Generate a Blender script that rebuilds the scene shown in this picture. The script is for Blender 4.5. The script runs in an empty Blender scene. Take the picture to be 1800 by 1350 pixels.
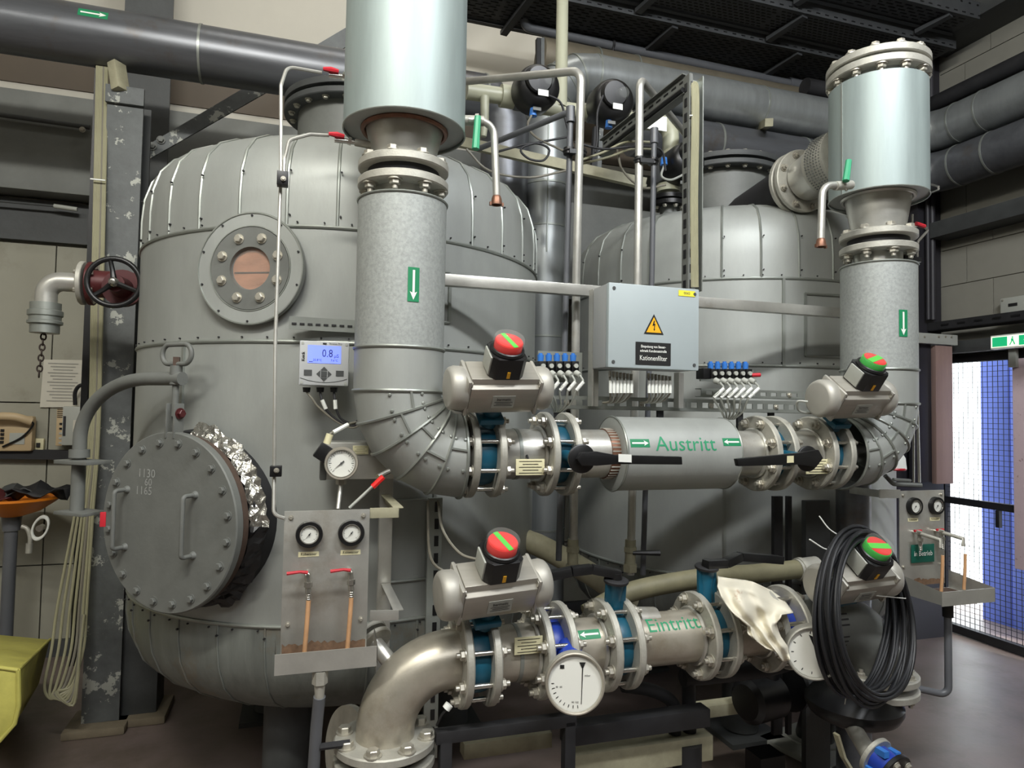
import bpy, bmesh, math, random
from math import sin, cos, pi, radians, tan, atan2, sqrt
from mathutils import Vector, Matrix
random.seed(7)
SC = bpy.context.scene
COL = SC.collection
# ------------------------------------------------------------------ camera
FPX = 1180.0
YAW, PIT, ROL = radians(17.5), radians(2.3), radians(1.0)
CAM = Vector((0, 0, 1.6))
cf = Vector((sin(YAW)*cos(PIT), cos(YAW)*cos(PIT), sin(PIT)))
cr0 = Vector((cos(YAW), -sin(YAW), 0)); cu0 = cr0.cross(cf)
cr = cr0*cos(ROL) + cu0*sin(ROL); cu = cu0*cos(ROL) - cr0*sin(ROL)
cam = bpy.data.cameras.new('camera'); co = bpy.data.objects.new('camera', cam); COL.objects.link(co)
co.matrix_world = Matrix(((cr.x, cu.x, -cf.x, CAM.x), (cr.y, cu.y, -cf.y, CAM.y), (cr.z, cu.z, -cf.z, CAM.z), (0, 0, 0, 1)))
cam.sensor_width = 36; cam.lens = FPX/1800*36; cam.clip_start = 0.05
SC.camera = co
# ------------------------------------------------------------------ world, lights, exposure
w = bpy.data.worlds.new('sky'); SC.world = w; w.use_nodes = True
w.node_tree.nodes['Background'].inputs[0].default_value = (0.86, 0.93, 1.0, 1)
w.node_tree.nodes['Background'].inputs[1].default_value = 6.5
SC.view_settings.view_transform = 'Standard'; SC.view_settings.look = 'None'
SC.view_settings.gamma = 1; SC.view_settings.use_curve_mapping = False
SC.view_settings.exposure = 0.22

def area(name, loc, target, sx, sy, power, color):
    l = bpy.data.lights.new(name, 'AREA'); l.shape = 'RECTANGLE'; l.size = sx; l.size_y = sy
    l.energy = power; l.color = color
    o = bpy.data.objects.new(name, l); COL.objects.link(o); o.location = loc
    o.rotation_euler = (Vector(target)-Vector(loc)).to_track_quat('-Z', 'Y').to_euler()
    return o
area('tube_lamp_left', (-3.1, -0.05, 4.4), (-2.4, 3.0, 1.2), 1.3, 0.16, 26, (1.0, 0.98, 0.90))
area('tube_lamp_centre', (-0.75, -0.05, 4.4), (0.0, 3.0, 1.2), 1.5, 0.16, 92, (1.0, 0.98, 0.90))
area('tube_lamp_right', (1.75, -0.05, 4.4), (2.1, 3.0, 1.2), 1.5, 0.16, 92, (0.94, 0.97, 1.0))
area('hall_fill_rear', (0.2, -3.2, 5.2), (0.6, 3.0, 1.0), 4.0, 1.2, 100, (0.98, 0.99, 1.0))  # unseen fill light added behind the camera for ambient brightness
area('wall_fill_back', (0.6, 3.2, 5.6), (0.4, 5.0, 3.8), 2.6, 0.2, 22, (1.0, 0.97, 0.90))  # extra light added out of view to brighten the upper back wall
sun = bpy.data.lights.new('sun', 'SUN'); sun.energy = 5.0; sun.angle = 0.02; sun.color = (1, 0.96, 0.9)
so = bpy.data.objects.new('sun', sun); COL.objects.link(so); so.rotation_euler = Vector((-0.25, 0.75, -1.1)).to_track_quat('-Z', 'Y').to_euler()

# ------------------------------------------------------------------ pixel -> point helpers (camera rays cut with real planes)
def ray(x, y): return cf*FPX + cr*(x-900) - cu*(y-675)
def P(x, y, Y): d = ray(x, y); return CAM + d*(Y/d.y)
def PX(x, y, X): d = ray(x, y); return CAM + d*(X/d.x)
def PZ(x, y, Z): d = ray(x, y); return CAM + d*((Z-1.6)/d.z)
V = Vector

# ------------------------------------------------------------------ materials
def lin(c): return tuple(((v/255)/12.92 if v/255 <= .04045 else ((v/255+.055)/1.055)**2.4) for v in c) + (1,)
MATS = {}
def mat(name, c, rough=.5, metal=0., var=.12, scale=6., stretch=(1, 1, 1), bump=0., bscale=60., c2=None, spot=None, spot_scale=7., spot_lim=(.58, .62), rv=.1, emit=0, alpha=None, rust=None):
    m = bpy.data.materials.new(name); m.use_nodes = True; nt = m.node_tree; N = nt.nodes; L = nt.links
    b = N['Principled BSDF']; b.inputs['Roughness'].default_value = rough; b.inputs['Metallic'].default_value = metal
    tc = N.new('ShaderNodeTexCoord'); mp = N.new('ShaderNodeMapping'); mp.inputs['Scale'].default_value = stretch
    L.new(tc.outputs['Object'], mp.inputs[0])
    n = N.new('ShaderNodeTexNoise'); n.inputs['Scale'].default_value = scale; n.inputs['Detail'].default_value = 6; n.inputs['Roughness'].default_value = .65
    L.new(mp.outputs[0], n.inputs['Vector'])
    r = N.new('ShaderNodeValToRGB'); r.color_ramp.elements[0].position = .3; r.color_ramp.elements[1].position = .7
    a = lin(c); bcol = lin(c2) if c2 else None
    r.color_ramp.elements[0].color = tuple(v*(1-var) for v in a[:3])+(1,)
    r.color_ramp.elements[1].color = bcol if bcol else tuple(min(1, v*(1+var)) for v in a[:3])+(1,)
    L.new(n.outputs['Fac'], r.inputs[0]); outc = r.outputs[0]
    for extra, sc_, lim in ((spot, spot_scale, spot_lim), (rust, 3.2, (.56, .78))):
        if extra:
            n2 = N.new('ShaderNodeTexNoise'); n2.inputs['Scale'].default_value = sc_; n2.inputs['Detail'].default_value = 7; n2.inputs['Roughness'].default_value = .7
            L.new(tc.outputs['Object'], n2.inputs['Vector'])
            r2 = N.new('ShaderNodeValToRGB'); r2.color_ramp.elements[0].position = lim[0]; r2.color_ramp.elements[1].position = lim[1]
            L.new(n2.outputs['Fac'], r2.inputs[0])
            mx = N.new('ShaderNodeMix'); mx.data_type = 'RGBA'; mx.inputs[7].default_value = lin(extra)
            L.new(r2.outputs[0], mx.inputs[0]); L.new(outc, mx.inputs[6]); outc = mx.outputs[2]
    L.new(outc, b.inputs['Base Color'])
    if rv:
        mr = N.new('ShaderNodeMapRange'); mr.inputs[3].default_value = max(.03, rough-rv); mr.inputs[4].default_value = min(1, rough+rv)
        L.new(n.outputs['Fac'], mr.inputs[0]); L.new(mr.outputs[0], b.inputs['Roughness'])
    if bump:
        n3 = N.new('ShaderNodeTexNoise'); n3.inputs['Scale'].default_value = bscale; n3.inputs['Detail'].default_value = 3
        L.new(mp.outputs[0], n3.inputs['Vector'])
        bp = N.new('ShaderNodeBump'); bp.inputs['Strength'].default_value = bump; bp.inputs['Distance'].default_value = .01
        L.new(n3.outputs['Fac'], bp.inputs['Height']); L.new(bp.outputs[0], b.inputs['Normal'])
    if emit:
        L.new(outc, b.inputs['Emission Color']); b.inputs['Emission Strength'].default_value = emit
    if alpha is not None:
        b.inputs['Alpha'].default_value = alpha
    MATS[name] = m
    return m
zinc = mat('zinc_sheet', (158, 161, 157), .52, .30, .10, 5, (1, 1, .35), .04, 90)
zincd = mat('zinc_drum_sheet', (150, 162, 160), .50, .30, .10, 7, (3, 3, .3), .03, 120)
zincg = mat('zinc_grained_sheet', (158, 162, 159), .55, .25, .18, 90, (1, 1, 1), .05, 200)
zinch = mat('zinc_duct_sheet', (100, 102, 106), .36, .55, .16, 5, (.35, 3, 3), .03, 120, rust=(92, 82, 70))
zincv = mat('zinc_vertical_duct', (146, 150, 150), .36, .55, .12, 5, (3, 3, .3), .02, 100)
zdirty = mat('zinc_bottom_sheet', (120, 124, 119), .56, .3, .24, 6, (2, 2, .25), .05, 80, rust=(120, 100, 72))
bead = mat('zinc_bead', (150, 154, 148), .4, .6, .1)
steel = mat('stainless_steel', (190, 189, 182), .36, .65, .12, 8, (1, 1, 1), .03, 140, rust=(158, 148, 132))
steelc = mat('cast_stainless', (176, 174, 164), .52, .4, .14, 18, (1, 1, 1), .10, 160)
steelb = mat('stained_stainless', (180, 174, 160), .36, .55, .16, 6, (1, 1, 1), .03, 140, rust=(152, 140, 120))
leverg = mat('green_lever_paint', (60, 158, 116), .45, 0, .08)
traym = mat('tray_zinc', (74, 76, 78), .55, .3, .15, 8)
dusty = mat('dusty_duct_sheet', (112, 105, 90), .55, .25, .2, 5)
stain = mat('rust_stain', (110, 86, 66), .7, 0, .35, 60)
chainm = mat('dark_chain', (58, 48, 42), .6, .4, .2)
chrome = mat('polished_steel', (200, 198, 190), .2, .9, .06)
boltm = mat('bolt_steel', (182, 178, 166), .38, .6, .14, 30)
brush = mat('brushed_aluminium', (172, 168, 158), .42, .5, .08, 20, (.2, 3, 3), .02, 200)
brushe = mat('cast_aluminium', (174, 171, 162), .50, .4, .06)
paintg = mat('grey_paint', (104, 106, 102), .55, .0, .12, 8, (1, 1, 1), .06, 50)
paintd = mat('dark_grey_paint', (66, 68, 68), .6, .0, .18, 8, (1, 1, 1), .08, 50)
peel = mat('peeling_grey_paint', (94, 97, 97), .62, .1, .2, 12, (1, 1, 1), .12, 40, spot=(168, 170, 162), spot_scale=8, spot_lim=(.575, .59))
dark = mat('dark_steel', (40, 40, 42), .6, .2, .25, 10)
black = mat('black_plastic', (20, 20, 21), .38, 0, .2, 10)
blackr = mat('black_rubber', (26, 27, 30), .5, 0, .2, 10)
red = mat('red_plastic', (215, 30, 26), .35, 0, .04)
redp = mat('red_lever_paint', (190, 40, 52), .4, 0, .1)
green = mat('green_tape', (70, 200, 50), .4, 0, .04)
greenc = mat('green_cap_plastic', (40, 170, 50), .35, 0, .05)
greens = mat('green_sticker', (28, 128, 84), .45, 0, .05)
greenl = mat('green_lettering', (40, 140, 98), .5, 0, .12, 60)
white = mat('white_print', (228, 230, 224), .5, 0, .03)
cream = mat('cream_label', (214, 208, 170), .5, 0, .05)
blackp = mat('black_print', (22, 22, 22), .6, 0, .05)
teal = mat('teal_valve_paint', (20, 80, 102), .4, 0, .16, 10)
blue = mat('blue_valve_paint', (34, 62, 160), .38, 0, .1)
bluek = mat('blue_plastic', (58, 120, 200), .35, 0, .08)
boxg = mat('cabinet_grey_paint', (164, 174, 176), .42, 0, .03)
boxs = mat('cabinet_side_paint', (158, 160, 160), .45, 0, .03)
pvc = mat('ivory_plastic_pipe', (172, 172, 150), .42, 0, .06)
pvcg = mat('grey_plastic_pipe', (92, 94, 98), .4, 0, .08)
cable = mat('ivory_cable', (146, 143, 116), .5, 0, .08)
cableg = mat('grey_cable', (120, 116, 104), .5, 0, .08)
copper = mat('copper', (128, 92, 74), .42, .6, .2, 30)
orange = mat('orange_plastic', (220, 126, 28), .45, 0, .12, 5)
yellow = mat('yellow_sheet', (186, 180, 92), .6, 0, .16, 9, (1, 1, 1), .25, 12)
foil = mat('crumpled_foil', (190, 188, 180), .28, .9, .2, 40, (1, 1, 1), .9, 35)
rusty = mat('rusty_edge', (74, 58, 48), .75, 0, .3, 20)
cloth = mat('stained_cotton', (218, 212, 194), .85, 0, .05, 6, (1, 1, 1), .05, 160, spot=(168, 128, 88), spot_scale=9, spot_lim=(.63, .73))
burg = mat('burgundy_paint', (78, 28, 30), .45, .1, .2)
hosem = mat('stained_hose', (196, 152, 112), .35, 0, .12, 20)
glassd = mat('sight_glass_rust', (172, 120, 92), .3, 0, .25, 9, (1, 1, 3))
floorm = mat('epoxy_floor', (106, 95, 86), .40, 0, .16, 2.2, (1, 1, 1), .08, 20, c2=(124, 110, 106), spot=(88, 78, 66), spot_scale=1.6, spot_lim=(.5, .7))
wallu = mat('upper_wall_paint', (186, 182, 170), .75, 0, .05, 1.5)
walll = mat('lower_wall_paint', (150, 148, 134), .75, 0, .07, 1.5, spot=(128, 124, 110), spot_scale=2, spot_lim=(.55, .75))
wallc = mat('concrete_brick_paint', (134, 132, 122), .8, 0, .06, 3)
beamp = mat('ring_beam_paint', (108, 110, 106), .6, 0, .16, 4, (1, 1, 1), .12, 12)
concr = mat('bare_concrete', (118, 108, 90), .85, 0, .2, 8, (1, 1, 1), .2, 40)
oldp = mat('old_cream_paint', (154, 150, 126), .6, 0, .18, 14)
brownp = mat('brown_board', (140, 116, 108), .6, 0, .15, 3, (3, 3, .4))
bluedoor = mat('blue_door_paint', (108, 132, 228), .5, 0, .08)
pinkw = mat('pale_panel', (222, 200, 206), .7, 0, .05, spot=(170, 140, 140), spot_scale=30, spot_lim=(.62, .66))
outw = mat('outdoor_white_render', (240, 240, 236), .8, 0, .02)
beige = mat('beige_plastic', (186, 164, 128), .5, 0, .05)
lightg = mat('light_grey_plastic', (166, 168, 160), .5, 0, .04)
paper = mat('paper', (196, 192, 178), .7, 0, .05)
lcd = mat('backlit_display', (120, 138, 248), .3, 0, .03, emit=.75)
lcdt = mat('display_digit', (36, 44, 120), .5, 0, 0)
metbox = mat('transmitter_housing', (178, 180, 180), .45, 0, .03)
dial = mat('gauge_dial', (222, 222, 214), .4, 0, .02)
signg = mat('green_sign', (16, 84, 70), .4, 0, .04)
exitg = mat('lit_exit_green', (30, 170, 110), .4, 0, .02, emit=.7)
exitw = mat('lit_exit_white', (235, 240, 215), .4, 0, .02, emit=.9)
warn = mat('warning_yellow', (238, 176, 40), .4, 0, .02)
yell = mat('yellow_sticker', (236, 224, 70), .4, 0, .02)
clearp = mat('clear_plastic', (200, 205, 200), .08, 0, .0, rv=0, alpha=.10)
brownw = mat('brown_wall_tone', (84, 74, 62), .7, 0, .1, 2)
clothr = mat('olive_hose', (112, 108, 84), .6, 0, .2, 10)
purp = mat('dark_column_paint', (44, 43, 48), .5, .1, .12)

# ------------------------------------------------------------------ mesh builder
def basis(d, up=V((0, 0, 1))):
    d = V(d).normalized(); up = V(up)
    if abs(d.dot(up)) > .98: up = V((0, 1, 0)) if abs(d.y) < .9 else V((1, 0, 0))
    x = up.cross(d).normalized(); y = d.cross(x)
    return x, y, d
class MB:
    def __init__(s): s.v = []; s.f = []
    def add(s, vs, fs):
        o = len(s.v); s.v += [tuple(p) for p in vs]; s.f += [tuple(i+o for i in q) for q in fs]; return s
    def box(s, c, size, R=None):
        c = V(c); h = V(size)/2; R = R or Matrix.Identity(3)
        vs = [c + R @ V((x*h.x, y*h.y, z*h.z)) for x in (-1, 1) for y in (-1, 1) for z in (-1, 1)]
        return s.add(vs, [(0, 1, 3, 2), (4, 6, 7, 5), (0, 4, 5, 1), (2, 3, 7, 6), (0, 2, 6, 4), (1, 5, 7, 3)])
    def bar(s, a, b, wd, th, up=V((0, 0, 1))):
        a = V(a); b = V(b); x, y, d = basis(b-a, up); M = Matrix((x, y, d)).transposed()
        return s.box((a+b)/2, (wd, th, (b-a).length), M)
    def lathe(s, prof, o, ax, seg=32, a0=0, a1=2*pi, up=V((0, 0, 1))):
        o = V(o); x, y, d = basis(ax, up); full = abs(a1-a0-2*pi) < 1e-6
        n = seg if full else seg+1; vs = []
        for r, h in prof:
            for i in range(n):
                t = a0+(a1-a0)*i/seg; vs.append(o+d*h+(x*cos(t)+y*sin(t))*r)
        fs = []
        for j in range(len(prof)-1):
            for i in range(seg):
                k = (i+1) % n
                fs.append((j*n+i, j*n+k, (j+1)*n+k, (j+1)*n+i))
        return s.add(vs, fs)
    def cyl(s, a, b, r, r2=None, seg=20):
        a = V(a); b = V(b); r2 = r if r2 is None else r2; h = (b-a).length
        return s.lathe([(0, 0), (r, 0), (r2, h), (0, h)], a, b-a, seg)
    def ring(s, o, ax, ri, ro, th, seg=40, ch=0.0):
        c = ch
        return s.lathe([(ri, 0), (ro-c, 0), (ro, c), (ro, th-c), (ro-c, th), (ri, th), (ri, 0)], o, ax, seg)
    def torus(s, o, ax, R, r, seg=40, sg=8, a0=0, a1=2*pi):
        return s.lathe([(R+r*cos(2*pi*k/sg), r*sin(2*pi*k/sg)) for k in range(sg+1)], o, ax, seg, a0, a1)
    def tube(s, pts, r, seg=8, cap=True, closed=False):
        pts = [V(p) for p in pts]; n = len(pts); rs = r if isinstance(r, (list, tuple)) else [r]*n
        tg = []
        for i in range(n):
            if closed: t = pts[(i+1) % n]-pts[i-1]
            else: t = (pts[min(i+1, n-1)]-pts[max(i-1, 0)])
            tg.append(t.normalized())
        x, y, d = basis(tg[0]); vs = []; fs = []
        for i in range(n):
            x = (x - tg[i]*x.dot(tg[i])).normalized(); y = tg[i].cross(x)
            for k in range(seg):
                a = 2*pi*k/seg; vs.append(pts[i]+(x*cos(a)+y*sin(a))*rs[i])
        for i in range(n if closed else n-1):
            j = (i+1) % n
            for k in range(seg):
                q = (k+1) % seg; fs.append((i*seg+k, i*seg+q, j*seg+q, j*seg+k))
        if cap and not closed:
            fs.append(tuple(range(seg))[::-1]); fs.append(tuple((n-1)*seg+k for k in range(seg)))
        return s.add(vs, fs)
    def prism(s, poly, ext):
        n = len(poly); ext = V(ext); a = [V(p) for p in poly]; b = [p+ext for p in a]
        return s.add(a+b, [tuple(range(n))[::-1], tuple(range(n, 2*n))]+[(i, (i+1) % n, n+(i+1) % n, n+i) for i in range(n)])
    def mesh(s, name, m, smooth=True, bevel=0, ang=38):
        me = bpy.data.meshes.new(name); me.from_pydata(s.v, [], s.f)
        bm = bmesh.new(); bm.from_mesh(me)
        bmesh.ops.remove_doubles(bm, verts=bm.verts, dist=1e-5)
        bmesh.ops.dissolve_degenerate(bm, edges=bm.edges, dist=1e-6)
        bmesh.ops.recalc_face_normals(bm, faces=bm.faces)
        if bevel:
            es = [e for e in bm.edges if len(e.link_faces) == 2 and e.calc_face_angle(0) > radians(50)]
            bmesh.ops.bevel(bm, geom=es, offset=bevel, segments=2, affect='EDGES', profile=.6)
        if smooth:
            for f in bm.faces: f.smooth = True
            for e in bm.edges:
                if len(e.link_faces) == 2 and e.calc_face_angle(0) > radians(ang): e.smooth = False
        bm.to_mesh(me); bm.free(); me.materials.append(m)
        return me
    def build(s, name, m, parent=None, label=None, smooth=True, bevel=0, kind=None, ang=38):
        return link(s.mesh(name, m, smooth, bevel, ang), name, parent, label, kind)
ORG = {}
def link(me, name, parent=None, label=None, kind=None, M=None):
    o = bpy.data.objects.new(name, me); COL.objects.link(o)
    if M is not None: o.matrix_basis = M
    if parent is not None:
        o.parent = parent; o.matrix_parent_inverse = Matrix.Translation(-V(ORG.get(parent.name, (0, 0, 0))))
    if label: o['label'] = label
    if kind: o['kind'] = kind
    ORG[o.name] = (0, 0, 0) if parent is None else (0, 0, 0)
    return o
def thing(name, label, cat, loc=(0, 0, 0), group=None):
    o = bpy.data.objects.new(name, None); COL.objects.link(o); o.location = loc; o.empty_display_size = .1
    ORG[o.name] = tuple(loc); o['label'] = label; o['category'] = cat
    if group: o['group'] = group
    return o
def tag(o, label, cat, group=None):
    o['label'] = label; o['category'] = cat
    if group: o['group'] = group
    return o
def fillet(pts, r, n=6):
    pts = [V(p) for p in pts]; out = [pts[0]]
    for i in range(1, len(pts)-1):
        a, b, c = pts[i-1], pts[i], pts[i+1]; u = (a-b); v = (c-b); lu, lv = u.length, v.length; u.normalize(); v.normalize()
        ang = u.angle(v, pi)
        if ang > pi-.02: out.append(b); continue
        t = min(r/tan(ang/2), lu*.48, lv*.48); rr = t*tan(ang/2)
        p1 = b+u*t; p2 = b+v*t; cen = b+(u+v).normalized()*(rr/sin(ang/2)); e1 = p1-cen; e2 = p2-cen; th = e1.angle(e2, 0)
        for k in range(n+1):
            f = k/n; out.append(cen+(e1*sin((1-f)*th)+e2*sin(f*th))/max(sin(th), 1e-6))
    out.append(pts[-1]); return out
def smoothpath(pts, n=6):
    pts = [V(p) for p in pts]; out = []
    q = [pts[0]*2-pts[1]]+pts+[pts[-1]*2-pts[-2]]
    for i in range(1, len(q)-2):
        p0, p1, p2, p3 = q[i-1:i+3]
        for k in range(n):
            t = k/n; out.append(.5*((2*p1)+(p2-p0)*t+(2*p0-5*p1+4*p2-p3)*t*t+(3*p1-p0-3*p2+p3)*t**3))
    out.append(pts[-1]); return out
BOLTS = {}
def bolt(parent, p, d, r=.012, m=None, stud=False, name='bolt', h=1.0):
    m = m or boltm; key = (round(r, 4), m.name, stud, h)
    if key not in BOLTS:
        b = MB(); b.lathe([(0, 0), (r*1.5, 0), (r*1.5, r*.25), (0, r*.25)], (0, 0, 0), (0, 0, 1), 14)
        b.lathe([(0, r*.2), (r*1.12, r*.25), (r*1.12, r*1.05*h), (r*.95, r*1.2*h), (0, r*1.2*h)], (0, 0, 0), (0, 0, 1), 6)
        if stud: b.cyl((0, 0, r), (0, 0, r*2.0), r*.6, seg=10)
        BOLTS[key] = b.mesh('bolt', m)
    x, y, z = basis(d); M = Matrix((x, y, z)).transposed().to_4x4(); M.translation = V(p)
    return link(BOLTS[key], name, parent, M=M)
def ringpts(o, ax, R, n, ph=0, up=V((0, 0, 1))):
    x, y, d = basis(ax, up); return [V(o)+(x*cos(ph+2*pi*k/n)+y*sin(ph+2*pi*k/n))*R for k in range(n)]
# text as flat print
def textmesh(txt, size, bold=False, sx=1.0):
    cu_ = bpy.data.curves.new('t', 'FONT'); cu_.body = txt; cu_.size = size; cu_.align_x = 'CENTER'; cu_.align_y = 'CENTER'
    cu_.resolution_u = 2; cu_.offset = size*.018 if bold else 0
    o = bpy.data.objects.new('t', cu_); COL.objects.link(o)
    bpy.context.view_layer.update()
    me = bpy.data.meshes.new_from_object(o.evaluated_get(bpy.context.evaluated_depsgraph_get()))
    bpy.data.objects.remove(o)
    vs = [(v.co.x*sx, v.co.y) for v in me.vertices]; fs = [tuple(p.vertices) for p in me.polygons]
    return vs, fs
def plate_map(o, ux, uy):
    o = V(o); ux = V(ux).normalized(); uy = V(uy).normalized(); n = ux.cross(uy)
    return lambda u, v, k=0: o+ux*u+uy*v+n*k
def cylx_map(X, Yc, Zc, r, phi):      # horizontal cylinder along X, u along X, v wraps upward, seen from -Y
    return lambda u, v, k=0: V((X+u, Yc-(r+k)*cos(phi+v/r), Zc+(r+k)*sin(phi+v/r)))
def cylz_map(Xc, Yc, Z, r, th):       # vertical cylinder, th from -Y towards +X
    return lambda u, v, k=0: V((Xc+(r+k)*sin(th+u/r), Yc-(r+k)*cos(th+u/r), Z+v))
def text(parent, mp, txt, size, m, du=0, dv=0, k=.0008, sx=1.0, name='lettering', bold=False, rot=0, wrap=False):
    vs, fs = textmesh(txt, size, bold, sx); c, s_ = cos(rot), sin(rot)
    if wrap:
        me = bpy.data.meshes.new('w'); me.from_pydata([(a, b_, 0) for a, b_ in vs], [], fs); bm = bmesh.new(); bm.from_mesh(me)
        lo = min(b_ for a, b_ in vs); hi = max(b_ for a, b_ in vs)
        for i in range(1, 14): bmesh.ops.bisect_plane(bm, geom=bm.verts[:]+bm.edges[:]+bm.faces[:], plane_co=(0, lo+(hi-lo)*i/14, 0), plane_no=(0, 1, 0))
        bm.verts.index_update(); vs = [(v.co.x, v.co.y) for v in bm.verts]; fs = [tuple(v.index for v in f.verts) for f in bm.faces]; bm.free()
    b = MB(); b.add([mp(du+u*c-v*s_, dv+u*s_+v*c, k) for u, v in vs], fs)
    return b.build(name, m, parent, smooth=False)
def patch(parent, mp, w_, h_, m, k=.0006, du=0, dv=0, nx=8, ny=1, name='sticker', th=.0):
    b = MB(); vs = []; fs = []
    for j in range(ny+1):
        for i in range(nx+1): vs.append(mp(du-w_/2+w_*i/nx, dv-h_/2+h_*j/ny, k))
    for j in range(ny):
        for i in range(nx): q = j*(nx+1)+i; fs.append((q, q+1, q+nx+2, q+nx+1))
    b.add(vs, fs); return b.build(name, m, parent)
def arrow(parent, mp, L, W, ang):     # green sticker with a white arrow; ang = arrow direction in (u,v)
    c, s_ = cos(ang), sin(ang); g = lambda u, v, k: mp(u*c-v*s_, u*s_+v*c, k)
    st = patch(parent, g, L, W, greens, .0006, nx=8, ny=6)
    b = MB(); n = 8
    vs = []; fs = []
    for i in range(n+1):
        u = -L*.42+L*.7*i/n
        vs += [g(u, -W*.1, .0014), g(u, W*.1, .0014)]
    fs = [(2*i, 2*i+2, 2*i+3, 2*i+1) for i in range(n)]
    b.add(vs, fs); b.add([g(L*.2, W*.32, .0014), g(L*.45, 0, .0014), g(L*.2, -W*.32, .0014), g(L*.26, 0, .0014)], [(0, 3, 1), (3, 2, 1)])
    b.build('white_arrow', white, st, label='white arrow')
    return st

# ================================================================== SETTING
def struct(name, b, m, parent=None, **k):
    o = b.build(name, m, parent, **k); o['kind'] = 'structure'; return o
XR, YB, XL, YF, ZT = 4.75, 5.0, -4.2, -4.6, 6.2
struct('floor', MB().box(((XL+XR)/2+.3, .2, -.05), (XR-XL+1.2, YB-YF+1, .1)), floorm, smooth=False)
struct('ceiling', MB().box(((XL+XR)/2, .2, ZT+.05), (XR-XL+.6, YB-YF+.6, .1)), wallu, smooth=False)
struct('wall_left', MB().box((XL-.1, .2, ZT/2), (.2, YB-YF, ZT)), wallu, smooth=False)
struct('wall_front', MB().box(((XL+XR)/2, YF-.1, ZT/2), (XR-XL, .2, ZT)), wallu, smooth=False)
wb = struct('wall_back', MB().box((.275, YB+.15, 4.85), (XR-XL+.2, .3, 2.7)), wallu, smooth=False)
struct('wall_band', MB().box((.275, YB+.17, 3.06), (XR-XL+.2, .26, .9)), wallu, wb, smooth=False, label='cream band above the ring beam')
bb = MB()
xs = [XL, -3.4, -2.46, -1.53, -.6, .6, 1.8, 3.0, XR+.1]; zs = [0, .57, 1.6, 2.62]
bb = struct('wall_panels', MB().box((.275, YB+.17, 1.3), (XR-XL+.2, .24, 2.64)), concr, wb, smooth=False)
for i in range(len(xs)-1):
    for j in range(3):
        c = ((xs[i]+xs[i+1])/2, YB+.03, (zs[j]+zs[j+1])/2)
        struct('wall_panel', MB().box(c, (xs[i+1]-xs[i]-.008, .06, zs[j+1]-zs[j]-.008)), walll, bb, smooth=False)
# concrete ring beam along the back wall, boxed with painted sheet
struct('brown_band', MB().box((.275, YB-.006, 3.86), (XR-XL+.1, .012, .42)), brownw, wb, smooth=False)  # plain brown strip on the wall, just above the ring beam
rb = struct('ring_beam', MB().box((.275, YB-.1, 3.22), (XR-XL-.2, .2, .62)), beamp, bevel=.008)
struct('beam_recess', MB().box((.275, YB-.02, 2.76), (XR-XL-.2, .05, .26)), paintd, smooth=False)
cdt = MB().tube([P(-40, 196, 4.77), P(158, 224, 4.77)], .014, 10)
o = cdt.build('conduit_pipe', paintd); tag(o, 'thin dark conduit pipe across the grey beam at upper left', 'conduit')
bolt(o, P(145, 228, 4.75), (0, -1, 0), .012)
cdt = MB().tube([P(-40, 350, 4.88), P(95, 362, 4.88)], .008, 8); o = cdt.build('conduit_pipe', paintd); tag(o, 'slim conduit under the grey ring beam with a pale end sleeve', 'conduit')
MB().tube([P(95, 362, 4.88), P(136, 368, 4.88)], .014, 10).build('end_sleeve', lightg, o)
# baseboard
bsb = MB().box((.0, YB-.02, .05), (8, .04, .1)); struct('baseboard_back', bsb, paintd)
# right wall: masonry with the gate opening
wr = struct('wall_right', MB().box((XR+.04, 4.53, 3.1), (.08, 1.1, 6.2)).box((XR+.12, (3.95+2.25)/2, (2.06+ZT)/2), (.24, 3.95-2.25, ZT-2.06)).box((XR+.12, (2.25+YF)/2, 3.1), (.24, 2.25-YF, 6.2)), wallc, smooth=False)
# visible block courses as shallow panels
zc_ = [2.30, 2.62, 2.9, 3.02, 3.5, 3.9, 4.3, 4.8, 5.4]
for j in range(len(zc_)-1):
    y = 2.3+(.2 if j % 2 else 0)
    while y < 4.0:
        e = min(y+.62, 4.02)
        struct('wall_block', MB().box((XR-.006, (y+e)/2, (zc_[j]+zc_[j+1])/2), (.012, e-y-.006, zc_[j+1]-zc_[j]-.006)), wallc, wr, smooth=False)
        y = e
# steel door gate: frame, mid rail, wire mesh; lit outdoors behind
dz = 2.066
def gate():
    t = thing('mesh_gate', 'black wire mesh gate in the bright opening of the right wall', 'gate', (XR, 3.1, 0))
    X = XR-.02
    MB().box((X, 3.1, dz-.02), (.05, 1.75, .05)).build('top_rail', dark, t)
    MB().box((X, 3.1, .985), (.045, 1.75, .05)).build('mid_rail', dark, t)
    MB().box((X, 3.1, .035), (.05, 1.75, .06)).build('bottom_rail', dark, t)
    MB().box((X, 3.93, 1.03), (.05, .05, 2.06)).build('gate_post', dark, t)
    MB().box((X, 2.28, 1.03), (.05, .05, 2.06)).build('gate_post', dark, t)
    b = MB()
    y = 2.31
    while y < 3.9: b.box((X, y, 1.03), (.003, .003, 2.0)); y += .0375
    z = .07
    while z < 2.04: b.box((X+.004, 3.1, z), (.003, 1.62, .003)); z += .0375
    b.build('wire_mesh', black, t, smooth=False, kind='stuff')
    MB().box((X-.02, 3.50, .9), (.03, .03, .12)).build('gate_latch', dark, t, bevel=.004)
    return t
gate()
struct('door_lintel', MB().box((XR-.05, 3.1, 2.13), (.16, 1.75, .09)), paintd, bevel=.004)
struct('ground_outside', MB().box((8.4, 3.4, -.06), (7.2, 8, .1)), outw, smooth=False)
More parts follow.
